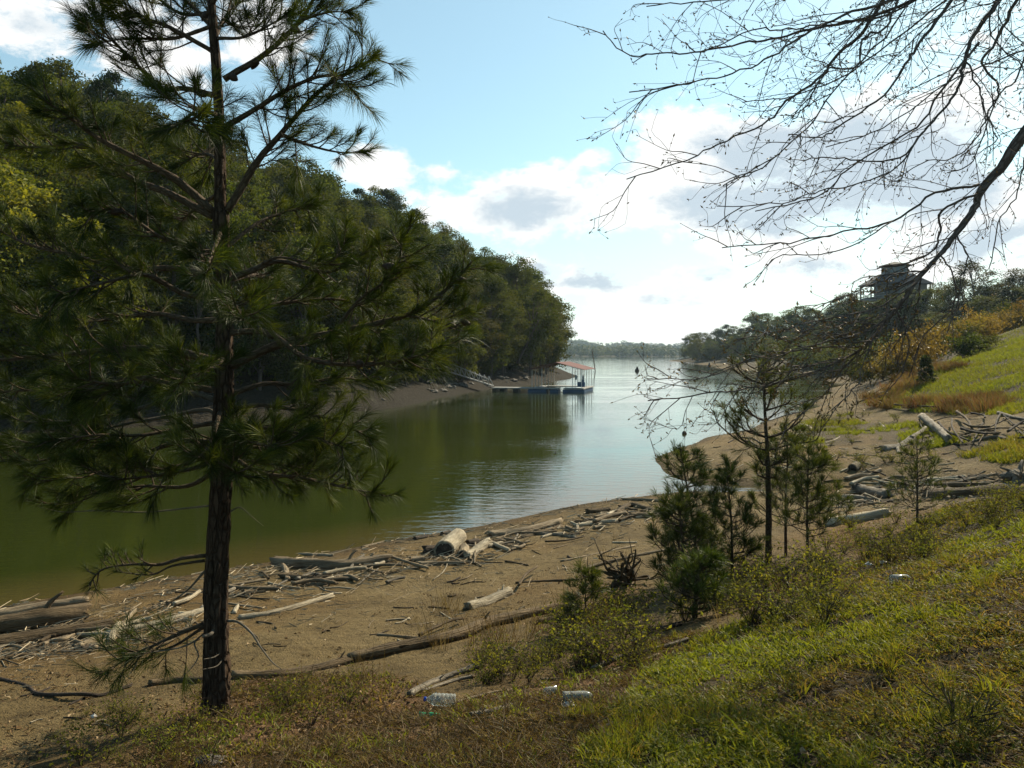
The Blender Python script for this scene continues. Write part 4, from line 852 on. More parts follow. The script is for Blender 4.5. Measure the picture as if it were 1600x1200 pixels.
# shrubs: one model of each kind, then copies
def shrub_model(name, cat, mat, r, h, n, sz, seed, stems=7, asp=.55, up=.3):
    rg = np.random.default_rng(seed); root = empty(name, (0, 0, 0), 'x', cat)
    mb = MB(); lb = MB(); E = []
    for i in range(stems):
        a = rg.uniform(0, 6.28); l = rg.uniform(.35, 1)
        P = spline([(0, 0, -.04), (math.cos(a)*r*l*.35, math.sin(a)*r*l*.35, h*.45), (math.cos(a)*r*l, math.sin(a)*r*l, h*rg.uniform(.6, 1.))], 4)
        tube(mb, P, np.linspace(.018, .005, len(P))*max(h, .3)*.6, 4, caps=False); E.append(P)
        for _ in range(3):
            p = P[rg.integers(3, len(P))]; q = p+rg.normal(size=3)*[r*.35, r*.35, h*.15]; tube(mb, np.array([p, (p+q)/2+[0, 0, .05*h], q]), .004*max(h, .3), 3, caps=False); E.append(np.array([p, (p+q)/2, q]))
    mb.build('stem', M['branch_bark'], root)
    k = rg.integers(0, len(E), n); C = np.array([E[i][rg.integers(max(1, len(E[i])//3), len(E[i]))] for i in k])+rg.normal(size=(n, 3))*[r*.13, r*.13, h*.09]; C[:, 2] = np.maximum(C[:, 2], .01)
    leaves(lb, C, rg.normal(size=(n, 3))*.8+[0, 0, up], sz*rg.uniform(.6, 1.4, n), rg, asp, np.clip(rg.normal(.5, .25, len(E))[k]+.12*rg.normal(size=n), 0, 1))
    lb.build('foliage', M[mat], root, smooth=False); return root
def tuft_model(name, cat, mat, r, h, n, w, seed, bend=.6):
    rg = np.random.default_rng(seed); mb = MB(); P = rg.normal(size=(n, 3))*[r*.35, r*.35, 0]; D = np.c_[P[:, :2]/r*.55+rg.normal(size=(n, 2))*.22, np.ones(n)]
    blades(mb, P-[0, 0, .02], D, h*rg.uniform(.45, 1.1, n), w, rg, np.clip(rg.normal(.55, .25, n), 0, 1), bend)
    o = mb.build(name, M[mat], smooth=False); tag(o, 'x', cat); return o
MODELS = []
def mk(f, *a, **k): o = f(*a, **k); MODELS.append(o); return o
ysh = [mk(shrub_model, 'yellow_shrub', 'shrub', 'yellow', 1.7, 2.3, 1500, .20, 300+i, 12) for i in range(2)]
gsh = [mk(shrub_model, 'green_shrub', 'shrub', 'leafy', 1.5, 2.0, 1300, .22, 310+i, 10) for i in range(2)]
brs = [mk(shrub_model, 'brown_brush', 'shrub', 'olive', 1.6, 2.2, 700, .2, 320+i, 14) for i in range(2)]
weeds = [mk(shrub_model, 'leafy_weed', 'weed', 'weed', .34, .34, 150, .037, 330+i, 16) for i in range(4)]
sedge = [mk(tuft_model, 'sedge_clump', 'grass clump', 'sedge', 1.0, .95, 260, .014, 340+i) for i in range(3)]
gtuft = [mk(tuft_model, 'grass_tuft', 'grass clump', 'grass', .16, .22, 60, .0042, 350+i) for i in range(3)]
dstem = [mk(tuft_model, 'dry_stem_clump', 'dead weed', 'dry_grass', .2, .62, 16, .0035, 360+i, .25) for i in range(3)]
def place(root, px, py, sc, label, group=None, Y=None):
    p = ray(px, py) if Y is None else np.array([(px-CX)/F*Y, Y, ground_at(px, Y)])
    s3 = sc if not np.isscalar(sc) else (sc*random.uniform(.85, 1.15), sc*random.uniform(.85, 1.15), sc*random.uniform(.85, 1.15))
    return copy_thing(root, p, random.uniform(0, 6.28), s3, label, group)
for i, (px, Y, s) in enumerate([(1395, 60, .8), (1415, 60, .9), (1432, 62, 1.), (1450, 66, 1.1), (1470, 70, 1.), (1488, 74, 1.1), (1505, 74, 1.05), (1523, 76, 1.1), (1545, 78, 1.1), (1568, 80, 1.0), (1592, 80, 1.0), (1618, 80, 1.1), (1380, 64, .8), (1408, 66, 1.), (1462, 80, 1.1), (1500, 84, 1.15), (1538, 86, 1.2), (1580, 88, 1.1)]):
    place(ysh[i % 2], px, 0, s, 'golden yellow shrub in the band above the green slope', 'golden shrubs above the green slope', Y)
for i, (px, Y, s) in enumerate([(1360, 70, .9), (1345, 74, .8), (1380, 76, 1.), (1400, 84, 1.1), (1425, 88, 1.2), (1448, 92, 1.2), (1476, 96, 1.3), (1510, 98, 1.3), (1550, 100, 1.3), (1590, 100, 1.4), (1630, 100, 1.3), (1390, 100, 1.1), (1365, 110, 1.1), (1345, 118, 1.2), (1330, 126, 1.2), (1372, 130, 1.3), (1410, 120, 1.3), (1440, 110, 1.3), (1320, 136, 1.1), (1300, 150, 1.2), (1275, 165, 1.2), (1245, 182, 1.2), (1345, 155, 1.5), (1380, 150, 1.5)]):
    place((gsh+brs)[i % 4], px, 0, s, 'dull green brush bush on the bank behind the golden shrubs' if i % 4 < 2 else 'brownish brush bush on the bank behind the golden shrubs', 'brush along the right bank', Y)
nf = 0
for q0, q1 in zip(LS[1:-6], LS[2:-5]):
    for _ in range(14):
        t = random.random(); d = random.uniform(3.6, 8); a_ = q0+(q1-q0)*t; nv = np.array([-(q1-q0)[1], (q1-q0)[0]])/np.linalg.norm(q1-q0); x, y = a_+nv*d
        if y < 25 or not -260 < CX+F*x/y < 900: continue
        copy_thing((gsh+brs)[nf % 4] if nf % 3 else gsh[nf % 2], (x, y, float(hill_z(np.array([x]), np.array([y]))[0])-.1), random.uniform(0, 6.28), random.uniform(.9, 1.7), 'low green thicket bush at the foot of the hillside above the bare bank' if nf % 3 == 0 or nf % 4 < 2 else 'brown thicket bush at the foot of the hillside above the bare bank', 'thicket at the foot of the hillside'); nf += 1
place(gsh[0], 1505, 0, (.95, .95, .85), 'dark rounded bush on the crest just below the golden shrubs', None, 56)
place(gsh[1], 1530, 0, (.8, .8, .6), 'low dark bush beside the rounded bush on the slope crest', None, 58)
young_pine('small dark cedar standing among the reddish grass on the green slope', np.array([(1448-CX)/F*46, 46, ground_at(1448, 46)]), 1.55, 61, .33, s0=.03, step=.13, dens=26, nl=.2, nbr=6, mat='pine_needle', up=.25, name='cedar', nw=.008)
for i in range(38):
    px, py = random.choice([(1365, 625), (1400, 622), (1430, 630), (1480, 640), (1510, 636), (1535, 630), (1450, 636), (1390, 612), (1380, 634), (1520, 642), (1415, 602)]); px += random.gauss(0, 16); py += random.gauss(0, 4)
    place(sedge[i % 3], px, py, random.uniform(.45, .85), 'reddish dry grass clump at the foot of the green slope', 'reddish grass clumps by the cove')
for i in range(26):
    px = random.uniform(1405, 1500); place(sedge[i % 3], px, 590-(px-1405)*.22+random.uniform(-4, 6), random.uniform(.5, .8), 'rusty dry grass clump along the upper edge of the green slope', 'rusty grass along the slope edge')

for i in range(80):
    px = random.uniform(1078, 1350); Y = np.interp(px, [1070, 1100, 1160, 1240, 1285, 1350], [384, 332, 262, 180, 150, 118])*random.uniform(1.0, 1.14); x = (px-CX)/F*Y+random.uniform(-3, 6); z = float(hz(x, Y)[0])
    if z < .3: continue
    copy_thing((gsh+brs[:1])[i % 3], (x, Y, z-.1), random.uniform(0, 6.28), random.uniform(1.3, 2.6)*np.interp(Y, [118, 380], [.8, 1.3]), 'low thicket bush at the foot of the woods on the far right bank', 'thicket at the foot of the far right woods')
# leafy weeds at the edge of the bank
wi = 0
for n, (x0, x1, y0, y1), s0, s1, lab, grp in [
    (44, (880, 1010, 945, 1045), 0.43, 1.04, 'leafy yellow-green weed around the low log left of the sapling clump', 'weeds by the low log'),
    (60, (1060, 1300, 880, 985), 0.43, 1.08, 'leafy yellow-green weed under the young pines', 'weeds under the young pines'),
    (31, (1290, 1460, 815, 880), 0.36, 0.91, 'leafy yellow-green weed along the bank by the pale log', 'weeds along the bank edge'),
    (28, (1440, 1610, 775, 830), 0.31, 0.82, 'low leafy weed on the bank crest at the right', 'weeds on the bank crest'),
    (23, (740, 880, 1015, 1070), 0.31, 0.75, 'leafy weed beside the pale dead trunk', 'weeds beside the dead trunk'),
    (28, (300, 560, 1070, 1150), 0.21, 0.66, 'sparse leafy weed in the dry grass beside the pine trunk', 'weeds beside the pine trunk'),
    (21, (90, 330, 1110, 1200), 0.19, 0.58, 'sparse leafy weed at the lower left below the pine', 'weeds at the lower left')]:
    for _ in range(n):
        place(weeds[wi % 4], random.uniform(x0, x1), random.uniform(y0, y1), random.uniform(s0, s1), lab, grp); wi += 1
for i in range(44):
    px, py = random.choice([(1260, 670), (1300, 690), (1340, 660), (1390, 720), (1450, 715), (1230, 690), (1340, 720), (1400, 660)]); place(weeds[i % 4], px+random.gauss(0, 26), py+random.gauss(0, 8), random.uniform(.6, 1.2), 'low weed sprouting on the mud of the cove beach', 'weeds on the cove beach')
for i in range(26):
    place(gtuft[i % 3], random.uniform(880, 1090), random.uniform(1110, 1200), random.uniform(.35, .7), 'bright green grass tuft at the bottom edge of the bank', 'bright grass tufts at the bottom')
for i in range(34):
    place(gtuft[i % 3], random.uniform(1020, 1600), random.uniform(860, 1190), random.uniform(.4, .75), 'green grass tuft rising above the turf of the bank', 'grass tufts on the bank')
for i in range(70):
    px, py = random.choice([(960, 960), (1100, 930), (1230, 920), (1330, 860), (930, 1010), (660, 1010), (720, 1000), (800, 1000), (840, 985), (560, 1060), (480, 1090), (880, 970), (700, 960), (980, 880)]); place(dstem[i % 3], px+random.gauss(0, 26), py+random.gauss(0, 16), random.uniform(.4, .85), 'thin dead weed stems standing on the edge of the mud', 'dead weed stems on the mud')

# ------------------------------------------------------------------ grass, thatch, litter (nobody could count these)
def scatter(n, y0, y1, rg, p=1.):
    u = rg.random(n); Y = y0*(y1/y0)**(u**p); X = rg.uniform(-.82, .82, n)*Y; return X, Y
def do_grass():
    rg = np.random.default_rng(77)
    X, Y = scatter(800000, 2.0, 16, rg); Z = hz(X, Y); a, b, c, d = zones(X, Y, Z)
    patch = fbm(X*1.1, Y*1.1, 41)+.05; fine = fbm(X*6.5, Y*6.5, 43)
    keep = (a | (b & (rg.random(len(X)) < .22))) & (rg.random(len(X)) < np.clip((fine-.38)*5., .04, 1)*np.clip(.55+1.4*(patch-.35), .3, 1)); i = np.where(keep)[0][:230000]
    X, Y, Z, pt = X[i], Y[i], Z[i], patch[i]; n = len(X); mb = MB()
    tone = np.clip(.30+(pt-.36)*1.6+rg.normal(size=n)*.22, 0, 1); L = rg.gamma(4, .0105, n)*np.clip(.6+.8*(pt-.25), .5, 1.2)+.012
    D = np.c_[rg.normal(size=(n, 2))*.42, np.ones(n)]
    blades(mb, np.c_[X, Y, Z-.006], D, L, np.clip(.0018*Y**.6, .0026, .008)*rg.uniform(.6, 1.3, n), rg, tone, 1.1)
    print('grass', n); tag(mb.build('grass', M['grass'], smooth=False), 'short mixed green grass covering the near bank', 'grass', kind='stuff')
    # far green slope
    X, Y = scatter(240000, 18, 75, rg, .8); X = rg.uniform(.3, .8, len(X))*Y; Z = hz(X, Y); a, b, c, d = zones(X, Y, Z); fine = fbm(X*.7, Y*.7, 45)
    k = (c | (d & (fine > .57))) & (rg.random(len(X)) < np.clip((fine-.22)*3, 0, 1)); X, Y, Z = X[k], Y[k], Z[k]; n = len(X); mb = MB(); print('slope', n)
    blades(mb, np.c_[X, Y, Z-.01], np.c_[rg.normal(size=(n, 2))*.4, np.ones(n)], rg.uniform(.10, .30, n), .012, rg, np.clip(.6+1.2*(fbm(X*.3, Y*.3, 47)-.42)+rg.normal(size=n)*.15, 0, 1), .8)
    tag(mb.build('slope_grass', M['grass'], smooth=False), 'bright green grass on the slope beyond the cove beach', 'grass', kind='stuff')
    # dry thatch
    X, Y = scatter(420000, 2.2, 15, rg); Z = hz(X, Y); a, b, c, d = zones(X, Y, Z); p2 = fbm(X*1.8, Y*1.8, 51)
    k = (b & (rg.random(len(X)) < np.clip((p2-.25)*2.4, .05, 1)*.8)) | (a & (rg.random(len(X)) < .20*np.clip((fbm(X*1.1, Y*1.1, 41)<.47)+.35, 0, 1))); X, Y, Z, bb = X[k], Y[k], Z[k], b[k]; n = len(X); mb = MB(); print('thatch', n)
    up = np.where(bb & (rg.random(n) < .35), 1.1, .25); D = np.c_[rg.normal(size=(n, 2)), up*rg.uniform(.3, 1, n)]
    blades(mb, np.c_[X, Y, Z+.004], D, rg.uniform(.05, .16, n), np.clip(.001*Y**.6, .0014, .004), rg, np.clip(rg.normal(.42, .24, n), 0, 1), 1.)
    tag(mb.build('dry_grass', M['dry_grass'], smooth=False), 'tangled dry brown grass and dead stems along the foot of the bank', 'dry grass', kind='stuff')
    # fallen leaves
    X, Y = scatter(90000, 2.2, 22, rg); Z = hz(X, Y); a, b, c, d = zones(X, Y, Z); p3 = fbm(X*.9, Y*.9, 61)
    px, py = proj(X, Y, Z); k = (Z > .05) & ((b & (rg.random(len(X)) < .65)) | (a & (rg.random(len(X)) < .14)) | (~a & ~b & (rg.random(len(X)) < np.clip((p3-.38)*1.5, .04, .6)*np.where(Z > .75, .9, .4))))
    X, Y, Z = X[k], Y[k], Z[k]; n = len(X); mb = MB(); print('litter', n)
    leaves(mb, np.c_[X, Y, Z+.008], np.c_[rg.normal(size=(n, 2))*.35, np.ones(n)], rg.uniform(.018, .055, n), rg, .55, np.clip(rg.normal(.42, .22, n), 0, 1), .22)
    tag(mb.build('leaf_litter', M['litter'], smooth=False), 'brown fallen leaves and chips scattered over the mud', 'leaf litter', kind='stuff')
    # broad clover-like ground cover in the turf
    X, Y = scatter(150000, 2.2, 14, rg); Z = hz(X, Y); a, b, c, d = zones(X, Y, Z); p4 = fbm(X*1.6, Y*1.6, 67); k = (a & (rg.random(len(X)) < np.clip((p4-.44)*4, 0, .8))); X, Y, Z = X[k], Y[k], Z[k]; n = len(X); mb = MB(); print('cover', n)
    leaves(mb, np.c_[X, Y, Z+rg.uniform(.01, .06, n)], np.c_[rg.normal(size=(n, 2))*.6, np.ones(n)], rg.uniform(.012, .03, n), rg, .7, np.clip(rg.normal(.4, .25, n), 0, 1), .12)
    tag(mb.build('ground_cover', M['weed'], smooth=False), 'small round-leaved ground cover in the turf', 'ground cover', kind='stuff')
do_grass()

# ------------------------------------------------------------------ driftwood
def log(pxs, w, mat, label, name='log', cat='log', w1=None, up=.4, rough=.24, broken=.8, n=14, group=None, lift=None, stub=0, ends=None, bend=1.):
    P = []; rs = []
    for i, (px, py) in enumerate(pxs):
        g = ray(px, py); r = w*.5*g[1]/F; g = ray(px, py, up*r); P.append(g); rs.append(r)
    if lift is not None:
        for i, l in enumerate(lift): P[i] = at(pxs[i][0], pxs[i][1], (P[i][1]-.0)); P[i][2] += 0; P[i] = P[i]+np.array([0, 0, l])
    P = np.array(P); b = P.mean(0); sd = int(abs(hash((pxs[0][0], pxs[0][1], w))) % 997)
    rb_ = np.random.default_rng(sd+1); Ln = np.linalg.norm(P[-1]-P[0])
    if len(P) == 2: P = np.stack([P[0], (P[0]+P[1])/2, P[1]]); rs = [rs[0], (rs[0]+rs[1])/2, rs[1]]
    P[1:-1] += rb_.normal(size=(len(P)-2, 3))*Ln*[.025, .05, .008]*bend
    k = max(4, int(28/len(P))); Q = spline(P-b, k); r = np.linspace(1, (w1/w) if w1 else .85, len(Q))*np.interp(np.linspace(0, 1, len(Q)), np.linspace(0, 1, len(rs)), rs)
    mb = MB(); tube(mb, Q, r, n, rough, seed=sd, broken=broken, fr=4)
    o = mb.build(name, M[mat], loc=None); o.location = b; tag(o, label, cat, group)
    rg = np.random.default_rng(sd)
    for _ in range(stub):
        i = rg.integers(3, len(Q)-3); t = nrm(Q[i+1]-Q[i]); R = rg.normal(size=3)+[0, 0, .8]; R -= t*R.dot(t); R = nrm(R); L = r[i]*rg.uniform(1.2, 2.4)
        m_ = MB(); tube(m_, spline([Q[i], Q[i]+R*L*.6+t*L*.3, Q[i]+R*L+t*L*.8], 3), np.linspace(r[i]*.35, r[i]*.12, 7), 7, .2, seed=int(rg.integers(50)), broken=.6); m_.build('branch_stub', M[mat], o)
    if ends:
        for e in (0, -1):
            t = nrm(Q[1]-Q[0]) if e == 0 else nrm(Q[-2]-Q[-1]); m_ = MB(); rr = r[e]*.8
            Dk = np.array([Q[e]-t*.012*(1+0), Q[e]+t*.03]); tube(m_, Dk, rr, 12, .1, seed=sd+e); m_.build('cut_end', M[ends], o)
    return o
log([(-45, 986), (60, 972), (135, 958)], 34, 'wood_brown', 'thick brown log at the left edge of the beach, the larger dark-sided one', stub=1)
log([(-30, 965), (70, 948), (138, 938)], 16, 'wood_tan', 'tan barkless log lying just above the thick brown log at left')
log([(-40, 1010), (80, 994), (178, 974)], 25, 'wood_brown', 'second brown log at the left edge, below the thickest one', w1=17, stub=1)
log([(122, 1012), (160, 995)], 14, 'wood_tan', 'short broken tan log end beside the left brown logs')
log([(128, 1016), (172, 1009)], 12, 'wood_dark', 'short dark log chunk below the left brown logs')
log([(168, 992), (240, 975), (322, 952)], 12, 'wood_pale', 'long pale straight log left of the pine trunk', w1=9)
log([(178, 985), (215, 972), (238, 966)], 8, 'wood_pale', 'short white stripped branch across the pale straight log')
log([(173, 1003), (187, 975)], 11, 'wood_pale', 'pale upright splinter of wood at the end of the straight log', up=1.)
log([(372, 966), (440, 950), (520, 930)], 11, 'wood_pale', 'long pale log right of the pine trunk', w1=8, stub=2)
log([(366, 958), (372, 946)], 7, 'wood_pale', 'small forked pale stub at the end of the long pale log')
log([(430, 879), (520, 880), (607, 874)], 20, 'wood_tan', 'thick tan log at the water edge above the tangle of branches', stub=2)
log([(430, 872), (470, 868), (520, 868)], 6, 'wood_pale', 'thin pale stick on top of the thick tan waterside log')
log([(440, 900), (480, 905), (512, 903)], 11, 'wood_brown', 'short brown log in the tangle below the waterside log', stub=2)
log([(432, 876), (440, 890), (450, 906)], 10, 'wood_tan', 'gnarled tan root piece at the left end of the waterside log', stub=3)
log([(380, 928), (395, 927)], 12, 'wood_brown', 'small round brown log end right of the pine trunk')
log([(694, 861), (704, 850), (716, 839)], 32, 'wood_pale', 'big pale sawn log chunk pointing at the water with shade painted on its cut end', w1=26, rough=.07, broken=.1, ends='wood_dark', bend=0.)  # near end faces away from the sun; its shade is a dark disc
log([(663, 861), (690, 857)], 15, 'wood_dark', 'short dark log left of the big sawn log chunk')
log([(722, 868), (726, 856)], 17, 'wood_tan', 'short round log right of the big sawn log chunk', ends='wood_dark', broken=.2)
log([(729, 869), (745, 860), (762, 849)], 13, 'wood_pale', 'pale split log slanting right of the sawn chunks', w1=17)
log([(730, 850), (745, 847)], 13, 'wood_dark', 'dark log chunk behind the pale split log')
log([(763, 854), (783, 848)], 8, 'wood_pale', 'small pale log end right of the sawn chunks')
log([(640, 876), (664, 874)], 12, 'wood_tan', 'short tan log left of the sawn chunks')
log([(764, 836), (820, 826), (874, 815)], 13, 'wood_tan', 'long tan log parallel to the water right of the sawn chunks', stub=1)
log([(760, 847), (815, 838), (878, 822)], 8, 'wood_brown', 'thin brown log under the long tan log', stub=2)
log([(820, 834), (860, 836), (900, 840)], 6, 'wood_grey', 'thin grey branch right of the long tan log', stub=2)
log([(893, 817), (899, 824), (901, 833)], 6, 'wood_pale', 'short curved pale branch standing off the tide line')
log([(898, 822), (935, 816), (965, 814)], 8, 'wood_pale', 'pale log along the tide line near the curved branch')
log([(918, 800), (938, 798), (952, 796)], 10, 'wood_brown', 'brown log near the shore below the floating log')
log([(950, 806), (968, 799)], 9, 'wood_pale', 'pale short log between two brown logs near the shore')
log([(962, 803), (985, 790), (1018, 796), (1024, 802)], 9, 'wood_brown', 'bent brown log arching over the tide line', stub=1)
log([(985, 806), (1022, 806)], 11, 'wood_brown', 'thick brown log at the end of the tide line by the saplings')
log([(970, 780), (1010, 781), (1040, 783)], 5, 'wood_tan', 'long thin stick at the water edge left of the saplings')
log([(655, 840), (640, 842), (610, 843), (565, 855)], 4, 'wood_tan', 'long curved stick lying at the water edge', stub=1)
log([(690, 835), (702, 832)], 8, 'wood_dark', 'small dark log end at the water edge')
log([(648, 842), (666, 838)], 8, 'wood_dark', 'dark knob of wood at the water edge left of the sawn chunks')
log([(730, 949), (758, 940), (798, 924)], 17, 'wood_pale', 'rotten pale log lying alone in the middle of the mud', rough=.3, stub=3, w1=15)
log([(363, 1058), (440, 1050), (500, 1040), (560, 1026)], 18, 'wood_brown', 'long dark log right of the pine base, left half of the broken pair', stub=1)
log([(545, 1030), (620, 1014), (700, 998), (770, 978), (880, 948)], 19, 'wood_brown', 'very long dark log crossing the mud toward the weeds', w1=15, stub=3)
log([(840, 972), (905, 965), (975, 958)], 11, 'wood_brown', 'dark log end under the weeds right of the very long log')
log([(232, 1069), (275, 1064), (322, 1062)], 13, 'wood_brown', 'dark log left of the pine base')
log([(-20, 1056), (40, 1064), (77, 1074), (143, 1086), (175, 1078), (205, 1070)], 6, 'wood_dark', 'crooked dark fallen branch at the lower left', name='branch', cat='branch', up=1.)
log([(143, 1086), (128, 1092), (108, 1101)], 4, 'wood_dark', 'short dark twig forking below the crooked branch', name='branch', cat='branch')
log([(77, 1075), (60, 1082), (32, 1088)], 4, 'wood_dark', 'thin dark twig forking left below the crooked branch', name='branch', cat='branch')
log([(590, 992), (650, 999), (690, 1000)], 6, 'wood_tan', 'thin brown stick lying along the very long dark log', name='branch', cat='branch')
log([(655, 992), (700, 975), (722, 966)], 5, 'wood_brown', 'slim stick leaning up from the very long dark log', name='branch', cat='branch', up=3)
log([(811, 914), (826, 900), (840, 885)], 4, 'wood_brown', 'slanting thin twig beside the rotten pale log', name='branch', cat='branch', up=5)
log([(806, 911), (850, 907), (906, 906)], 5, 'wood_brown', 'thin dark branch lying right of the rotten pale log', name='branch', cat='branch', stub=3)
log([(877, 877), (930, 866), (991, 853)], 4, 'wood_tan', 'long straight stick on the mud below the tide line', name='branch', cat='branch', stub=1)
log([(905, 893), (950, 880), (1045, 858)], 5, 'wood_tan', 'slim branch on the mud left of the sapling clump', name='branch', cat='branch', stub=2)
log([(1022, 884), (1040, 882)], 4, 'wood_pale', 'small white stick left of the sapling clump', name='branch', cat='branch')
log([(640, 1086), (690, 1062), (752, 1038)], 13, 'wood_grey', 'pale grey dead trunk slanting above the clear bottle', w1=9, rough=.25, stub=2)
log([(660, 1080), (710, 1064), (740, 1056)], 6, 'wood_grey', 'thin grey branch beside the pale dead trunk', name='branch', cat='branch')
log([(735, 1119), (770, 1112), (800, 1104)], 13, 'wood_grey', 'grey weathered log stub below the weeds at bottom centre', rough=.28, stub=2)
log([(785, 1056), (830, 1043), (866, 1036)], 6, 'wood_tan', 'tan stick in the weeds above the crushed cups', name='branch', cat='branch')
log([(925, 1045), (980, 1030), (1032, 1012), (1075, 998)], 7, 'wood_grey', 'long grey fallen pole in the weeds', name='branch', cat='branch', w1=5)
log([(845, 1062), (930, 1050), (1030, 1022)], 5, 'wood_tan', 'thin fallen pole just below the long grey pole', name='branch', cat='branch')
log([(705, 1100), (760, 1085), (800, 1078)], 5, 'wood_tan', 'thin dead stick between bottle and cups', name='branch', cat='branch')
log([(990, 985), (1030, 985), (1062, 975)], 10, 'wood_dark', 'dark rotten log in the weeds under the sapling clump')
log([(925, 778), (935, 778)], 6, 'wood_brown', 'short brown log floating just off the beach', up=.2)
log([(1379, 703), (1402, 696), (1426, 685)], 13, 'wood_grey', 'grey log on the beach by the brush pile, lying flat', stub=0)
log([(1424, 684), (1434, 676), (1446, 669)], 7, 'wood_grey', 'grey limb bent up from the flat grey log', up=1.5)
log([(1404, 708), (1416, 696), (1428, 686)], 5, 'wood_grey', 'thin forked limb in front of the flat grey log')
log([(1441, 651), (1462, 668), (1482, 686)], 11, 'wood_grey', 'pale grey log tilted up on the brush pile', up=1.6, w1=11, bend=.1)
log([(1332, 732), (1340, 727)], 15, 'wood_tan', 'short sawn log with dark end discs on the cove beach', rough=.08, broken=.1, ends='wood_dark', bend=0.)  # dark wood discs cap both ends
log([(1322, 748), (1342, 742), (1360, 742), (1376, 734)], 7, 'wood_tan', 'curvy tan log below the short sawn log')
log([(1330, 756), (1352, 748), (1374, 745)], 6, 'wood_pale', 'pale branch under the curvy tan log')
log([(1376, 752), (1400, 745), (1415, 746)], 5, 'wood_tan', 'thin tan branch right of the curvy log')
log([(1450, 750), (1480, 748), (1509, 745)], 7, 'wood_pale', 'pale weathered log beyond the bank crest', stub=2)
log([(1510, 750), (1535, 744), (1560, 740)], 5, 'wood_tan', 'curved tan branch running to the big grey root')
log([(1340, 764), (1362, 768), (1388, 774)], 16, 'wood_grey', 'hollow grey log among the driftwood beyond the bank', rough=.3)
log([(1318, 776), (1342, 779), (1366, 781)], 7, 'wood_grey', 'grey log below the hollow driftwood log')
log([(1294, 818), (1340, 811), (1390, 801)], 17, 'wood_pale', 'big pale log with brown underside behind the bank weeds', rough=.2, w1=14)
log([(1450, 772), (1500, 772), (1565, 764)], 22, 'wood_brown', 'thick brown rotten log just beyond the bank crest', rough=.3)
log([(1430, 760), (1490, 757), (1552, 757)], 9, 'wood_brown', 'long brown log behind the thick rotten log', stub=2)
log([(1252, 664), (1263, 672)], 6, 'wood_pale', 'small white log on the far beach of the cove')
log([(1375, 661), (1381, 668)], 4, 'wood_pale', 'tiny white stick standing in the grass patch')
log([(1560, 645), (1600, 655), (1640, 660)], 6, 'wood_grey', 'grey log at the right end of the brush pile')
log([(1530, 668), (1600, 676), (1640, 672)], 5, 'wood_grey', 'grey pole lying low on the brush pile')
log([(1520, 690), (1560, 684), (1585, 690)], 5, 'wood_grey', 'grey crooked stick below the brush pile')
log([(1398, 632), (1420, 634), (1470, 636)], 3, 'wood_brown', 'thin brown branch lying on the reddish grass', name='branch', cat='branch', up=4)
log([(1018, 713), (1035, 714)], 4, 'wood_tan', 'stick poking into the water from the beach point', name='branch', cat='branch')
log([(1060, 705), (1075, 706)], 6, 'wood_brown', 'small brown log on the beach point', name='log')

def root_thing(px, py, w, h, mat, label, seed, nroot=11, name='root_stump', spiky=1.):
    rg = np.random.default_rng(seed); g = ray(px, py); u = g[1]/F; R = w*.5*u; H = h*u
    root = empty(name, g, label, 'stump'); mb = MB()
    P = spline([(-R*.3, 0, -.05), (0, 0, H*.14), (R*.15, 0, H*.3)], 5); tube(mb, P, np.linspace(R*.5, R*.26, len(P)), 14, .6, seed=seed, broken=.8); mb.build('stump_body', M[mat], root)
    for i in range(nroot):
        a = rg.uniform(0, 6.28); el = rg.uniform(.1, 1.25)*spiky; d = np.array([math.cos(a)*math.cos(el), math.sin(a)*math.cos(el), math.sin(el)]); L = rg.uniform(.5, 1.)*H
        m_ = MB(); s = np.array([rg.normal()*R*.2, rg.normal()*R*.2, H*.12]); tube(m_, spline([s, s+d*L*.4+rg.normal(size=3)*L*.12, s+d*L*.75+rg.normal(size=3)*L*.18, s+d*L+rg.normal(size=3)*L*.22], 4), np.linspace(R*.11, R*.012, 13), 6, .3, seed=i); m_.build('root', M[mat], root)
    return root
root_thing(975, 915, 54, 70, 'wood_brown', 'dark upturned root stump with spiky roots left of the saplings', 3, 26)
root_thing(1590, 752, 66, 44, 'wood_grey', 'big grey weathered root mass at the right edge', 4, 12, name='root_mass', spiky=.5)
# brush pile: its sticks
for i in range(28):
    px, py = random.gauss(1545, 42), random.gauss(668, 12); l = random.uniform(10, 44); a = random.gauss(.15, 1.0)
    if py < 640: py = 645
    log([(px-l*math.cos(a), py-l*math.sin(a)*.5), (px+random.uniform(-4, 4), py-random.uniform(-3, 5)), (px+l*math.cos(a), py+l*math.sin(a)*.5)], random.uniform(1.2, 4), random.choice(['wood_dark', 'wood_dark', 'wood_dark', 'wood_brown']), 'weathered stick in the dark brush pile at the right', 'stick', 'stick', n=7, group='sticks of the brush pile', up=random.uniform(1, 8))
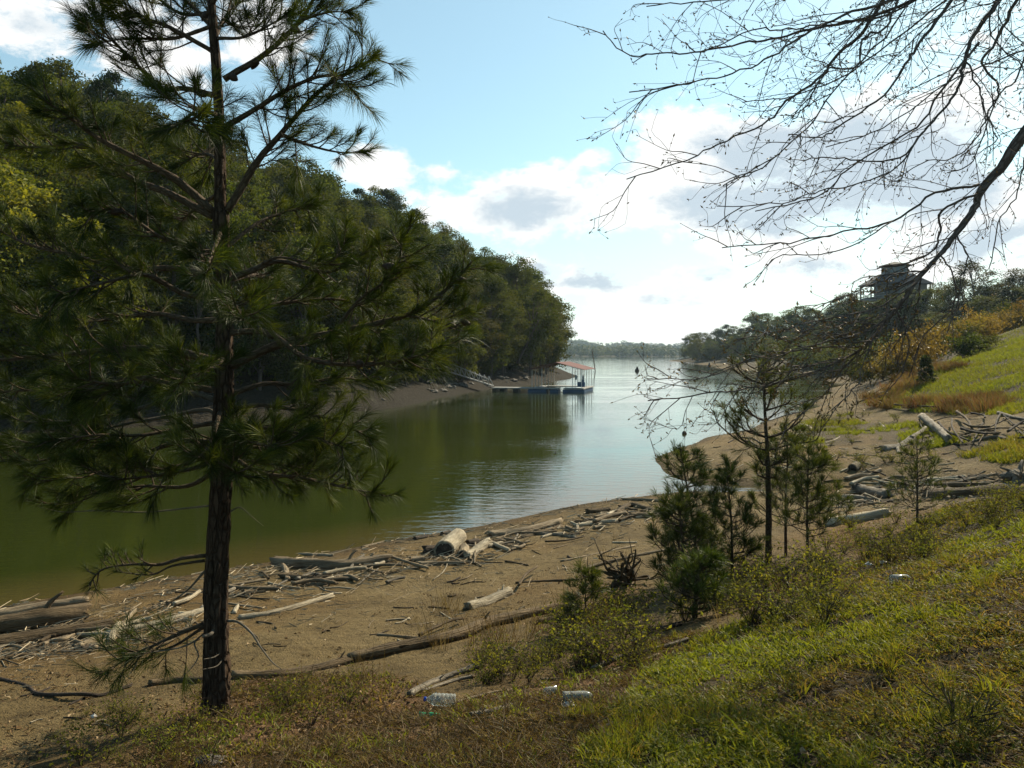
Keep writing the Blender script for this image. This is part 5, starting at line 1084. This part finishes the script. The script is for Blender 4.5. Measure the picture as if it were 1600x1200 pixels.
# sticks along the tide line
TL = [(0, 1018), (90, 1000), (180, 985), (300, 945), (400, 915), (480, 905), (560, 895), (640, 885), (720, 868), (800, 848), (880, 828), (960, 808), (1040, 800)]
def tl(x): return np.interp(x, [a for a, b in TL], [b for a, b in TL])
for i in range(165):
    px = random.uniform(0, 1050); hw = np.interp(px, [0, 200, 500, 700, 1050], [26, 32, 20, 15, 9]); py = tl(px)+random.gauss(0, hw*.55); l = random.uniform(8, 42)*np.interp(px, [0, 1050], [1.15, .7]); a = random.gauss(-.2, .45)
    dx, dy = l*math.cos(a), l*math.sin(a)*.6; k = random.uniform(-4, 4)
    log([(px-dx, py-dy), (px, py+k), (px+dx, py+dy)], random.choice([2, 2.5, 3, 3, 4, 5, 7]), random.choice(['wood_tan', 'wood_pale', 'wood_grey', 'wood_brown', 'wood_tan', 'wood_tan']), 'small driftwood stick in the tide line of the near beach', 'driftwood_stick', 'driftwood', n=7, group='driftwood sticks along the tide line', up=random.uniform(.5, 2.2), stub=1 if random.random() < .2 else 0)
for i in range(70):
    px = random.uniform(1292, 1560); py = np.interp(px, [1290, 1400, 1560], [782, 760, 752])+random.gauss(0, 12); l = random.uniform(6, 26); a = random.gauss(-.1, .4)
    log([(px-l*math.cos(a), py-l*math.sin(a)*.5), (px, py+random.uniform(-2, 2)), (px+l*math.cos(a), py+l*math.sin(a)*.5)], random.choice([2, 2.5, 3, 4]), random.choice(['wood_grey', 'wood_tan', 'wood_brown', 'wood_pale', 'wood_dark']), 'small driftwood stick heaped beyond the grassy bank', 'driftwood_stick', 'driftwood', n=7, group='driftwood sticks beyond the bank', up=random.uniform(.5, 2.5))
for i in range(120):
    px, py = random.choice([(1340, 690), (1230, 700), (1400, 730), (1180, 735), (1300, 720), (1480, 720), (1200, 720), (1280, 700), (1130, 720), (1380, 715), (1450, 710), (1250, 740), (720, 915), (560, 985), (430, 1010), (900, 870), (200, 1130), (90, 1120), (640, 960)]); px += random.gauss(0, 50); py += random.gauss(0, 14); l = random.uniform(5, 20); a = random.gauss(-.15, .5)
    log([(px-l*math.cos(a), py-l*math.sin(a)*.5), (px, py+random.uniform(-2, 2)), (px+l*math.cos(a), py+l*math.sin(a)*.5)], random.choice([1.6, 2, 3]), random.choice(['wood_brown', 'wood_dark', 'wood_tan', 'wood_pale']), 'single twig lying on the open mud', 'twig', 'twig', n=6, group='twigs on the open mud', up=.8)
def debris():
    rg = np.random.default_rng(91); mb = MB(); n = 150000
    X, Y = scatter(n, 4, 45, rg); Z = hz(X, Y); px, py = proj(X, Y, Z); hw = np.interp(px, [0, 200, 500, 700, 1050], [36, 38, 26, 20, 14])
    w = np.exp(-((py-tl(px))/hw)**2)*(px < 1080); w2 = np.exp(-((py-np.interp(px, [1290, 1400, 1600], [785, 765, 755]))/16)**2)*(px > 1280)
    w3 = np.exp(-((Z-.07)/.05)**2)*.35
    cl = np.clip((fbm(X*2.2, Y*2.2, 93)-.38)*4, .0, 1); za, zb, zc, zd = zones(X, Y, Z); k = (rg.random(n) < np.maximum(np.maximum(w, w2), w3)*cl+np.where(Y > 9, .03, .0)) & (Z > .0) & ~za & ~zb; X, Y, Z = X[k], Y[k], Z[k]; m_ = len(X); print('debris', m_)
    a = rg.normal(.35, .7, m_); D = np.c_[np.cos(a), np.sin(a), rg.normal(size=m_)*.18]; L = (rg.gamma(2.2, .06, m_)+.03)*np.clip(Y/14, .5, 1.3)
    W = rg.uniform(.003, .011, m_)*np.clip(Y/14, .5, 1.3); side = nrm(np.c_[-D[:, 1], D[:, 0], np.zeros(m_)])*W[:, None]; upv = np.c_[np.zeros((m_, 2)), W*1.3]; P0 = np.c_[X, Y, Z+.012+rg.random(m_)*.03]; P1 = P0+nrm(D)*L[:, None]
    V = np.stack([P0-side, P0+side, P0+upv, P1-side*.6, P1+side*.6, P1+upv*.6], 1).reshape(-1, 3); i = np.arange(m_)*6
    mb.add(V, [np.concatenate([np.stack([i+a, i+b, i+b+3, i+a+3], -1) for a, b in ((0, 1), (1, 2), (2, 0))]), np.concatenate([np.stack([i+2, i+1, i], -1), np.stack([i+3, i+4, i+5], -1)])], np.repeat(np.clip(rg.normal(.5, .28, m_), 0, 1), 6))
    tag(mb.build('driftwood_debris', M['debris'], smooth=False), 'fine driftwood chips and bark washed up along the tide line', 'debris', kind='stuff')
debris()

# ------------------------------------------------------------------ litter
def lying(name, px, py, az, tilt, up, label, cat):
    g = ray(px, py, up); o = bpy.data.objects.new(name, None); COL.objects.link(o); o.location = g; o.rotation_euler = (0, math.radians(90)-tilt, az); return tag(o, label, cat)
r = lying('plastic_bottle', 712, 1094, math.pi+.05, .06, .045, 'clear ribbed plastic bottle with a blue cap lying below the dead trunk', 'bottle')
mb = MB(); zz = np.linspace(0, .15, 25); pr = [(.004, .002), (.036, .0)]+[(.044+.0022*math.cos(z*210), z+.008) for z in zz]+[(.038, .172), (.022, .196), (.014, .208), (.0135, .222)]
lathe(mb, pr, 20); mb.build('bottle_body', M['clear_plastic'], r); mb = MB(); lathe(mb, [(.001, .238), (.0155, .238), (.016, .222), (.016, .218)][::-1], 16); mb.build('cap', M['cap_blue'], r)
r = lying('plastic_bottle', 655, 1120, .05, .0, .026, 'crushed green plastic bottle in the dry grass under the clear bottle', 'bottle')
mb = MB(); lathe(mb, [(.003, 0), (.036, .0), (.03, .03), (.026, .06), (.031, .085), (.022, .12), (.016, .155), (.012, .18), (.012, .20), (.002, .2)], 14, (np.diag([1., .62, 1.]), np.zeros(3))); mb.build('bottle_body', M['green_plastic'], r)
r = lying('plastic_cup', 880, 1092, .1, .05, .04, 'crushed clear plastic container with green inside, right of the bottles', 'container')
mb = MB(); lathe(mb, [(.002, 0), (.050, .0), (.048, .02), (.043, .09), (.040, .15), (.030, .185), (.016, .20)], 16, (np.diag([1., .8, 1.]), np.zeros(3))); mb.build('container_body', M['clear_plastic'], r)
mb = MB(); lathe(mb, [(.002, .012), (.034, .014), (.034, .10), (.026, .13), (.002, .135)], 14, (np.diag([1., .6, 1.]), np.array([.012, 0, 0]))); mb.build('green_liner', M['weed'], r)
r = lying('plastic_cup', 850, 1083, .35, .1, .03, 'smaller crumpled clear cup behind the green-lined container', 'container')
mb = MB(); lathe(mb, [(.002, 0), (.034, .0), (.037, .05), (.030, .075), (.036, .10), (.034, .1)], 13, (np.diag([1., .7, 1.]), np.zeros(3))); mb.build('container_body', M['clear_plastic'], r)
r = lying('plastic_bottle', 1392, 905, .1, .0, .04, 'clear bottle half hidden in the turf on the bank', 'bottle')
mb = MB(); lathe(mb, [(.002, 0), (.036, .0), (.04, .03), (.04, .14), (.028, .17), (.013, .19), (.013, .21)], 16); mb.build('bottle_body', M['clear_plastic'], r)
def scrap(px, py, w, h, label, mat='white_scrap', seed=0, name='white_scrap', cat='litter'):
    rg = np.random.default_rng(seed); g = ray(px, py); u = g[1]/F; mb = MB(); n = 9; t = np.linspace(0, 1, 7); prof = np.stack([np.sin(t*math.pi)**.6+.01, (t-.3)], -1)*[w*.5*u, h*u]; lathe(mb, prof, n, (np.diag([1, .7, 1.]), np.zeros(3)))
    mb.v[0] = mb.v[0]*(1+rg.normal(size=mb.v[0].shape)*.2); o = mb.build(name, M[mat], smooth=False); o.location = g; tag(o, label, cat)
scrap(1357, 884, 13, 8, 'white crumpled scrap in the grass, lower left of the pair by the weeds', seed=1); scrap(1379, 881, 11, 8, 'white crumpled scrap in the grass, right one of the pair by the weeds', seed=2)
scrap(1272, 922, 8, 7, 'tiny white scrap in the grass below the young pines', seed=3); scrap(147, 1121, 9, 7, 'white foam chip on the bare mud at lower left', seed=4); scrap(890, 1104, 22, 9, 'flattened white cup piece below the green-lined container', seed=5)
scrap(1110, 1024, 7, 5, 'tiny white chip in the dry turf at the bank foot', seed=6); scrap(1062, 1028, 9, 5, 'pale chip near the end of the fallen pole', seed=7); scrap(990, 1000, 9, 5, 'pale greenish plastic scrap in the weeds', 'clear_plastic', 8)
scrap(330, 1190, 48, 12, 'flat pale grey stone at the bottom edge below the pine', 'rock', 9, 'stone', 'stone'); scrap(687, 1130, 14, 12, 'round brown stone beside the green bottle', 'wood_brown', 10, 'stone', 'stone'); scrap(797, 1020, 18, 14, 'grey stone among the weeds above the dead trunk', 'rock', 11, 'stone', 'stone')
for i in range(60):
    if i < 40: px = random.uniform(600, 890); Y = np.interp(px, [600, 700, 780, 860, 905], [58.5, 77, 93.5, 110.5, 137]); d = random.uniform(.2, 4); x = (px-CX)/F*Y-d*.9; y = Y+d*.3
    else: px = random.uniform(690, 780); x = (px-CX)/F*84-random.uniform(2, 6); y = random.uniform(80, 92)
    z = float(hill_z(np.array([x]), np.array([y]))[0]); s = random.uniform(.2, .55); rg = np.random.default_rng(i); mb = MB(); t = np.linspace(0, 1, 6); lathe(mb, np.stack([np.sin(t*math.pi)**.7+.01, t-.4], -1)*[s, s], 8); mb.v[0] = mb.v[0]*(1+rg.normal(size=mb.v[0].shape)*.18)
    o = mb.build('rock', M['rock'], smooth=False); o.location = (x, y, z); tag(o, 'grey rock on the bare bank under the wooded hillside', 'rock', 'rocks on the opposite bank')

# ------------------------------------------------------------------ dock
def dock():
    Y = 83.; U = Y/F; X = lambda px: (px-CX)*U; ox, oy = X(850), Y; SH = -.75
    root = empty('boat_dock', (ox+SH, oy, 0), 'floating boat dock with a red gabled roof on thin white posts', 'dock')
    def part(nm, mat, mb, p=root): return mb.build(nm, M[mat], p, smooth=False)
    Zb = .12; D = 6.8
    def plat(x0, x1, y0, y1): m_ = MB(); box(m_, ((x0+x1)/2-ox, (y0+y1)/2, .36), (x1-x0, y1-y0, .1)); part('deck', 'deck', m_)
    plat(X(776), X(838)-.02, 0, 1.6); plat(X(838), X(884), 0, 1.4); plat(X(892), X(924), 0, 1.8); plat(X(838), X(848), 1.42, D); plat(X(914), X(924), 1.82, D); plat(X(848)+.02, X(914)-.02, D-1.3, D)
    for x0, x1 in [(777, 784), (789, 797), (811, 819), (835, 865), (870, 884), (891, 925)]:
        m_ = MB(); box(m_, ((X(x0)+X(x1))/2-ox, .7, .1), (X(x1)-X(x0), 1.2, .3)); part('float', 'blue_plastic' if x0 > 830 else 'black', m_)
    m_ = MB(); box(m_, (X(919)-ox, 4.2, .1), (.5, 4.4, .3)); part('float', 'blue_plastic', m_); m_ = MB(); box(m_, (X(843)-ox, 4.2, .1), (.5, 4.4, .3)); part('float', 'blue_plastic', m_)
    ex0, ex1, rx = X(839)-ox, X(923)-ox, X(881)-ox; ze, zr = 2.4, 3.1
    for xx in (ex0+.15, ex1-.2, ex0+1.2, ex1-1.15):
        for yy in np.linspace(.3, D-.3, 5):
            m_ = MB(); zt = ze+(zr-ze)*(1-abs(xx-rx)/(ex1-rx))-.08; bar(m_, (xx, yy, .41), (xx, yy, zt), .034); part('post', 'house_white', m_)
    m_ = MB(); t = .035
    for e in (ex0-.2, ex1+.2):
        zz = ze-.07; V = np.array([[rx, -.3, zr], [rx, D+.3, zr], [e, D+.3, zz], [e, -.3, zz], [rx, -.3, zr-t], [rx, D+.3, zr-t], [e, D+.3, zz-t], [e, -.3, zz-t]]); f = np.array([[0, 1, 2, 3], [7, 6, 5, 4], [0, 3, 7, 4], [1, 5, 6, 2], [2, 6, 7, 3]]); m_.add(V, f if e > rx else f[:, ::-1])
    rf = part('roof', 'red_roof', m_)
    for yy in np.linspace(0, D, 5):
        m_ = MB(); bar(m_, (ex0, yy, ze-.13), (rx, yy, zr-.09), .018); bar(m_, (rx, yy, zr-.09), (ex1, yy, ze-.13), .018); part('rafter', 'wood_brown', m_, rf)
    m_ = MB(); box(m_, (X(918)-ox, .9, .78), (.75, .5, .5)); box(m_, (X(920)-ox, 1.1, 1.12), (.22, .12, .3)); part('dock_box', 'blue_plastic', m_)
    for px in (911, 922):
        m_ = MB(); p = X(px)-ox; lathe(m_, [(.01, 1.25), (.09, 1.3), (.12, 1.5), (.09, 1.7), (.02, 1.78)], 8, (np.eye(3), np.array([p, .5, 0]))); part('hanging_bumper', 'deck', m_)
    root.rotation_euler[2] = math.radians(-15); lx = X(776)-ox; ca, sa = math.cos(math.radians(-15)), math.sin(math.radians(-15))
    g = empty('gangway', (ox+SH+lx*ca-.8*sa, oy+lx*sa+.8*ca, .5), 'pale metal truss gangway sloping from the wooded bank to the dock', 'gangway')
    A = np.array([0, 0, .02]); Bx = X(699)-(ox+SH+lx*ca); zb = EYE+(HY-583)*U-.5; L = np.array([Bx, .6, zb])
    m_ = MB(); V = []; 
    for s in (-.45, .45): V += [A+[0, s, 0], L+[0, s, 0], L+[0, s, .07], A+[0, s, .07]]
    m_.add(np.array(V), np.array([[0, 1, 2, 3], [7, 6, 5, 4], [3, 2, 6, 7], [1, 0, 4, 5], [0, 3, 7, 4], [2, 1, 5, 6]])); m_.build('walkway', M['white_metal'], g, smooth=False)
    for s in (-.47, .47):
        m_ = MB(); n = 9; up = np.array([0, 0, 1.])
        bar(m_, A+[0, s, .0], L+[0, s, 0], .05); bar(m_, A+[-.5, s, .7], L+[0, s, .95], .035)
        for i in range(n):
            a = A+(L-A)*i/n; b = A+(L-A)*(i+1)/n; bar(m_, a+[0, s, 0], b+[0, s, .9], .022); bar(m_, b+[0, s, 0], b+[0, s, .9], .022)
        m_.build('truss_side', M['white_metal'], g)
dock()
def water_pole(px, py0, px1, py1, w, label, name, mat='wood_grey'):
    Y = F*EYE/(py0-HY); a = at(px, py0, Y); b = at(px1, py1, Y); m_ = MB(); tube(m_, spline([[0, 0, -.8], [0, 0, 0], (b-a)*.5+[.03, 0, 0], b-a], 5), w*.5*Y/F, 7, .15); o = m_.build(name, M[mat]); o.location = a; tag(o, label, 'pole')
water_pole(930, 581, 925, 546, 1.5, 'thin leaning pole standing in the lake right of the dock', 'leaning_pole')
def water_stump(px, py, w, h, label, seed, name='stump'):
    Y = F*EYE/(py-HY); a = at(px, py, Y); U = Y/F; m_ = MB(); R = w*.5*U; H = h*U
    tube(m_, spline([[0, 0, -.4], [0, 0, H*.25], [R*.15, 0, H*.65], [R*.1, 0, H]], 4), np.interp(np.linspace(0, 1, 13), [0, .35, .6, 1], [R*1.1, R, R*.55, R*.3]), 11, .4, seed=seed, broken=.4); o = m_.build(name, M['wood_dark']); o.location = a; tag(o, label, 'stump')
water_stump(995, 580, 7, 6.5, 'dark stump standing out of the middle of the lake', 4)
water_stump(1069.5, 678, 7, 4, 'small dark stump breaking the water off the beach point', 7)
water_stump(1108, 573.5, 4.5, 7, 'thin dark stump in the water by the low spit', 9)
water_stump(868, 708, 2.2, 1.6, 'tiny dark wood tip in the calm lake below the dock', 12)
def dead_trunk():
    Y = 104.; a = at(808, 562, Y); b = at(842, 500, Y); m_ = MB(); z = float(hill_z(np.array([a[0]]), np.array([a[1]]))[0]); tube(m_, spline([a-[0, 0, .5], (a+b)/2+[.1, 0, 0], b], 6)-a, np.linspace(.16, .06, 13), 8, .15); o = m_.build('dead_tree', M['wood_dark']); o.location = a; tag(o, 'bare dark trunk leaning out of the foliage above the dock', 'dead tree')
dead_trunk()

# ------------------------------------------------------------------ far shore
def far_shore():
    rg = np.random.default_rng(14)
    def ridge(name, y0, x0, x1, hfun, dep, label):
        xs_ = np.linspace(x0, x1, 160); ys_ = np.linspace(0, 1, 14); X, T = np.meshgrid(xs_, ys_); H = hfun(X)*np.sin(np.clip(T*1.3, 0, 1.57))*1.0+2.*(fbm(X*.02, T*4, 5)-.5)*T; H[0] = -1.; Yg = y0+T*dep+25*(fbm(X*.006, T*0, 8)-.5)
        idx = np.arange(X.size).reshape(X.shape); q = np.stack([idx[:-1, :-1], idx[:-1, 1:], idx[1:, 1:], idx[1:, :-1]], -1).reshape(-1, 4); m_ = MB(); m_.add(np.stack([X, Yg, H], -1).reshape(-1, 3), q, 1.); tag(m_.build(name, M['hill_soil']), label, 'hill', kind='structure')
        return X, Yg, H
    M['hill_soil'] = bpy.data.materials['hill_soil']
    def wood(name, X, Yg, H, n, r, h, label, seed, lo=0):
        rg = np.random.default_rng(seed); m_ = MB(); i = rg.integers(lo, X.shape[0]-1, n); j = rg.integers(0, X.shape[1], n); per = 60
        C = np.c_[X[i, j], Yg[i, j], np.maximum(H[i, j], .5)]+np.c_[rg.normal(size=(n, 2))*6, np.zeros(n)]; s = rg.uniform(.65, 1.25, n)
        k = np.repeat(np.arange(n), per); u = nrm(rg.normal(size=(n*per, 3))); P = C[k]+u*(rg.random((n*per, 1))**.4)*[r, r, h*.5]*s[k][:, None]; P[:, 2] += (h*.5*s)[k]
        leaves(m_, P, u+[0, 0, .5]+rg.normal(size=u.shape)*.4, r*.62*rg.uniform(.6, 1.3, n*per), rg, .7, np.clip(rg.normal(.5, .3, n)[k]+rg.normal(size=n*per)*.12, 0, 1)); tag(m_.build(name, M['far_leaf'], smooth=False), label, 'woods', kind='stuff')
    f1 = lambda x: np.interp(x, [-400, 60, 100, 150, 190, 260, 420, 700], [3, 3, 3, 2.5, 2, 2, 3, 10])
    X, Yg, H = ridge('far_shore', 900, 70, 640, f1, 160, 'low wooded far shore of the lake'); wood('far_woods', X, Yg, H, 560, 5.0, 11, 'mixed green woods along the low far shore', 3)
    f2 = lambda x: np.interp(x, [-400, 100, 140, 175, 200, 225, 260, 330, 480, 900], [27, 27, 26, 19, 8, 15, 19, 11, 8, 14])
    X, Yg, H = ridge('far_hills', 1500, -300, 1100, f2, 420, 'blue hazy hills beyond the lake'); wood('hill_woods', X, Yg, H, 1100, 10, 15, 'hazy blue-green woods covering the distant hills', 5)
far_shore()

# ------------------------------------------------------------------ the air
mb = MB(); box(mb, (150, 1000, 31), (3200, 2300, 66)); m, nt = newmat('air'); v = nd(nt, 'ShaderNodeVolumePrincipled'); v.inputs['Color'].default_value = (.62, .82, 1., 1); v.inputs['Density'].default_value = .00013; v.inputs['Anisotropy'].default_value = .3
o = nd(nt, 'ShaderNodeOutputMaterial'); nt.links.new(v.outputs[0], o.inputs['Volume'])
hz_o = mb.build('haze', m, smooth=False); tag(hz_o, 'pale blue air haze over the lake', 'haze', kind='stuff')

# drop the unplaced models the copies were taken from
def drop_models():
    for r_, s_ in protos:
        for ch in list(r_.children): bpy.data.objects.remove(ch)
        bpy.data.objects.remove(r_)
    for r_ in MODELS:
        for ch in list(r_.children): bpy.data.objects.remove(ch)
        bpy.data.objects.remove(r_)
drop_models()
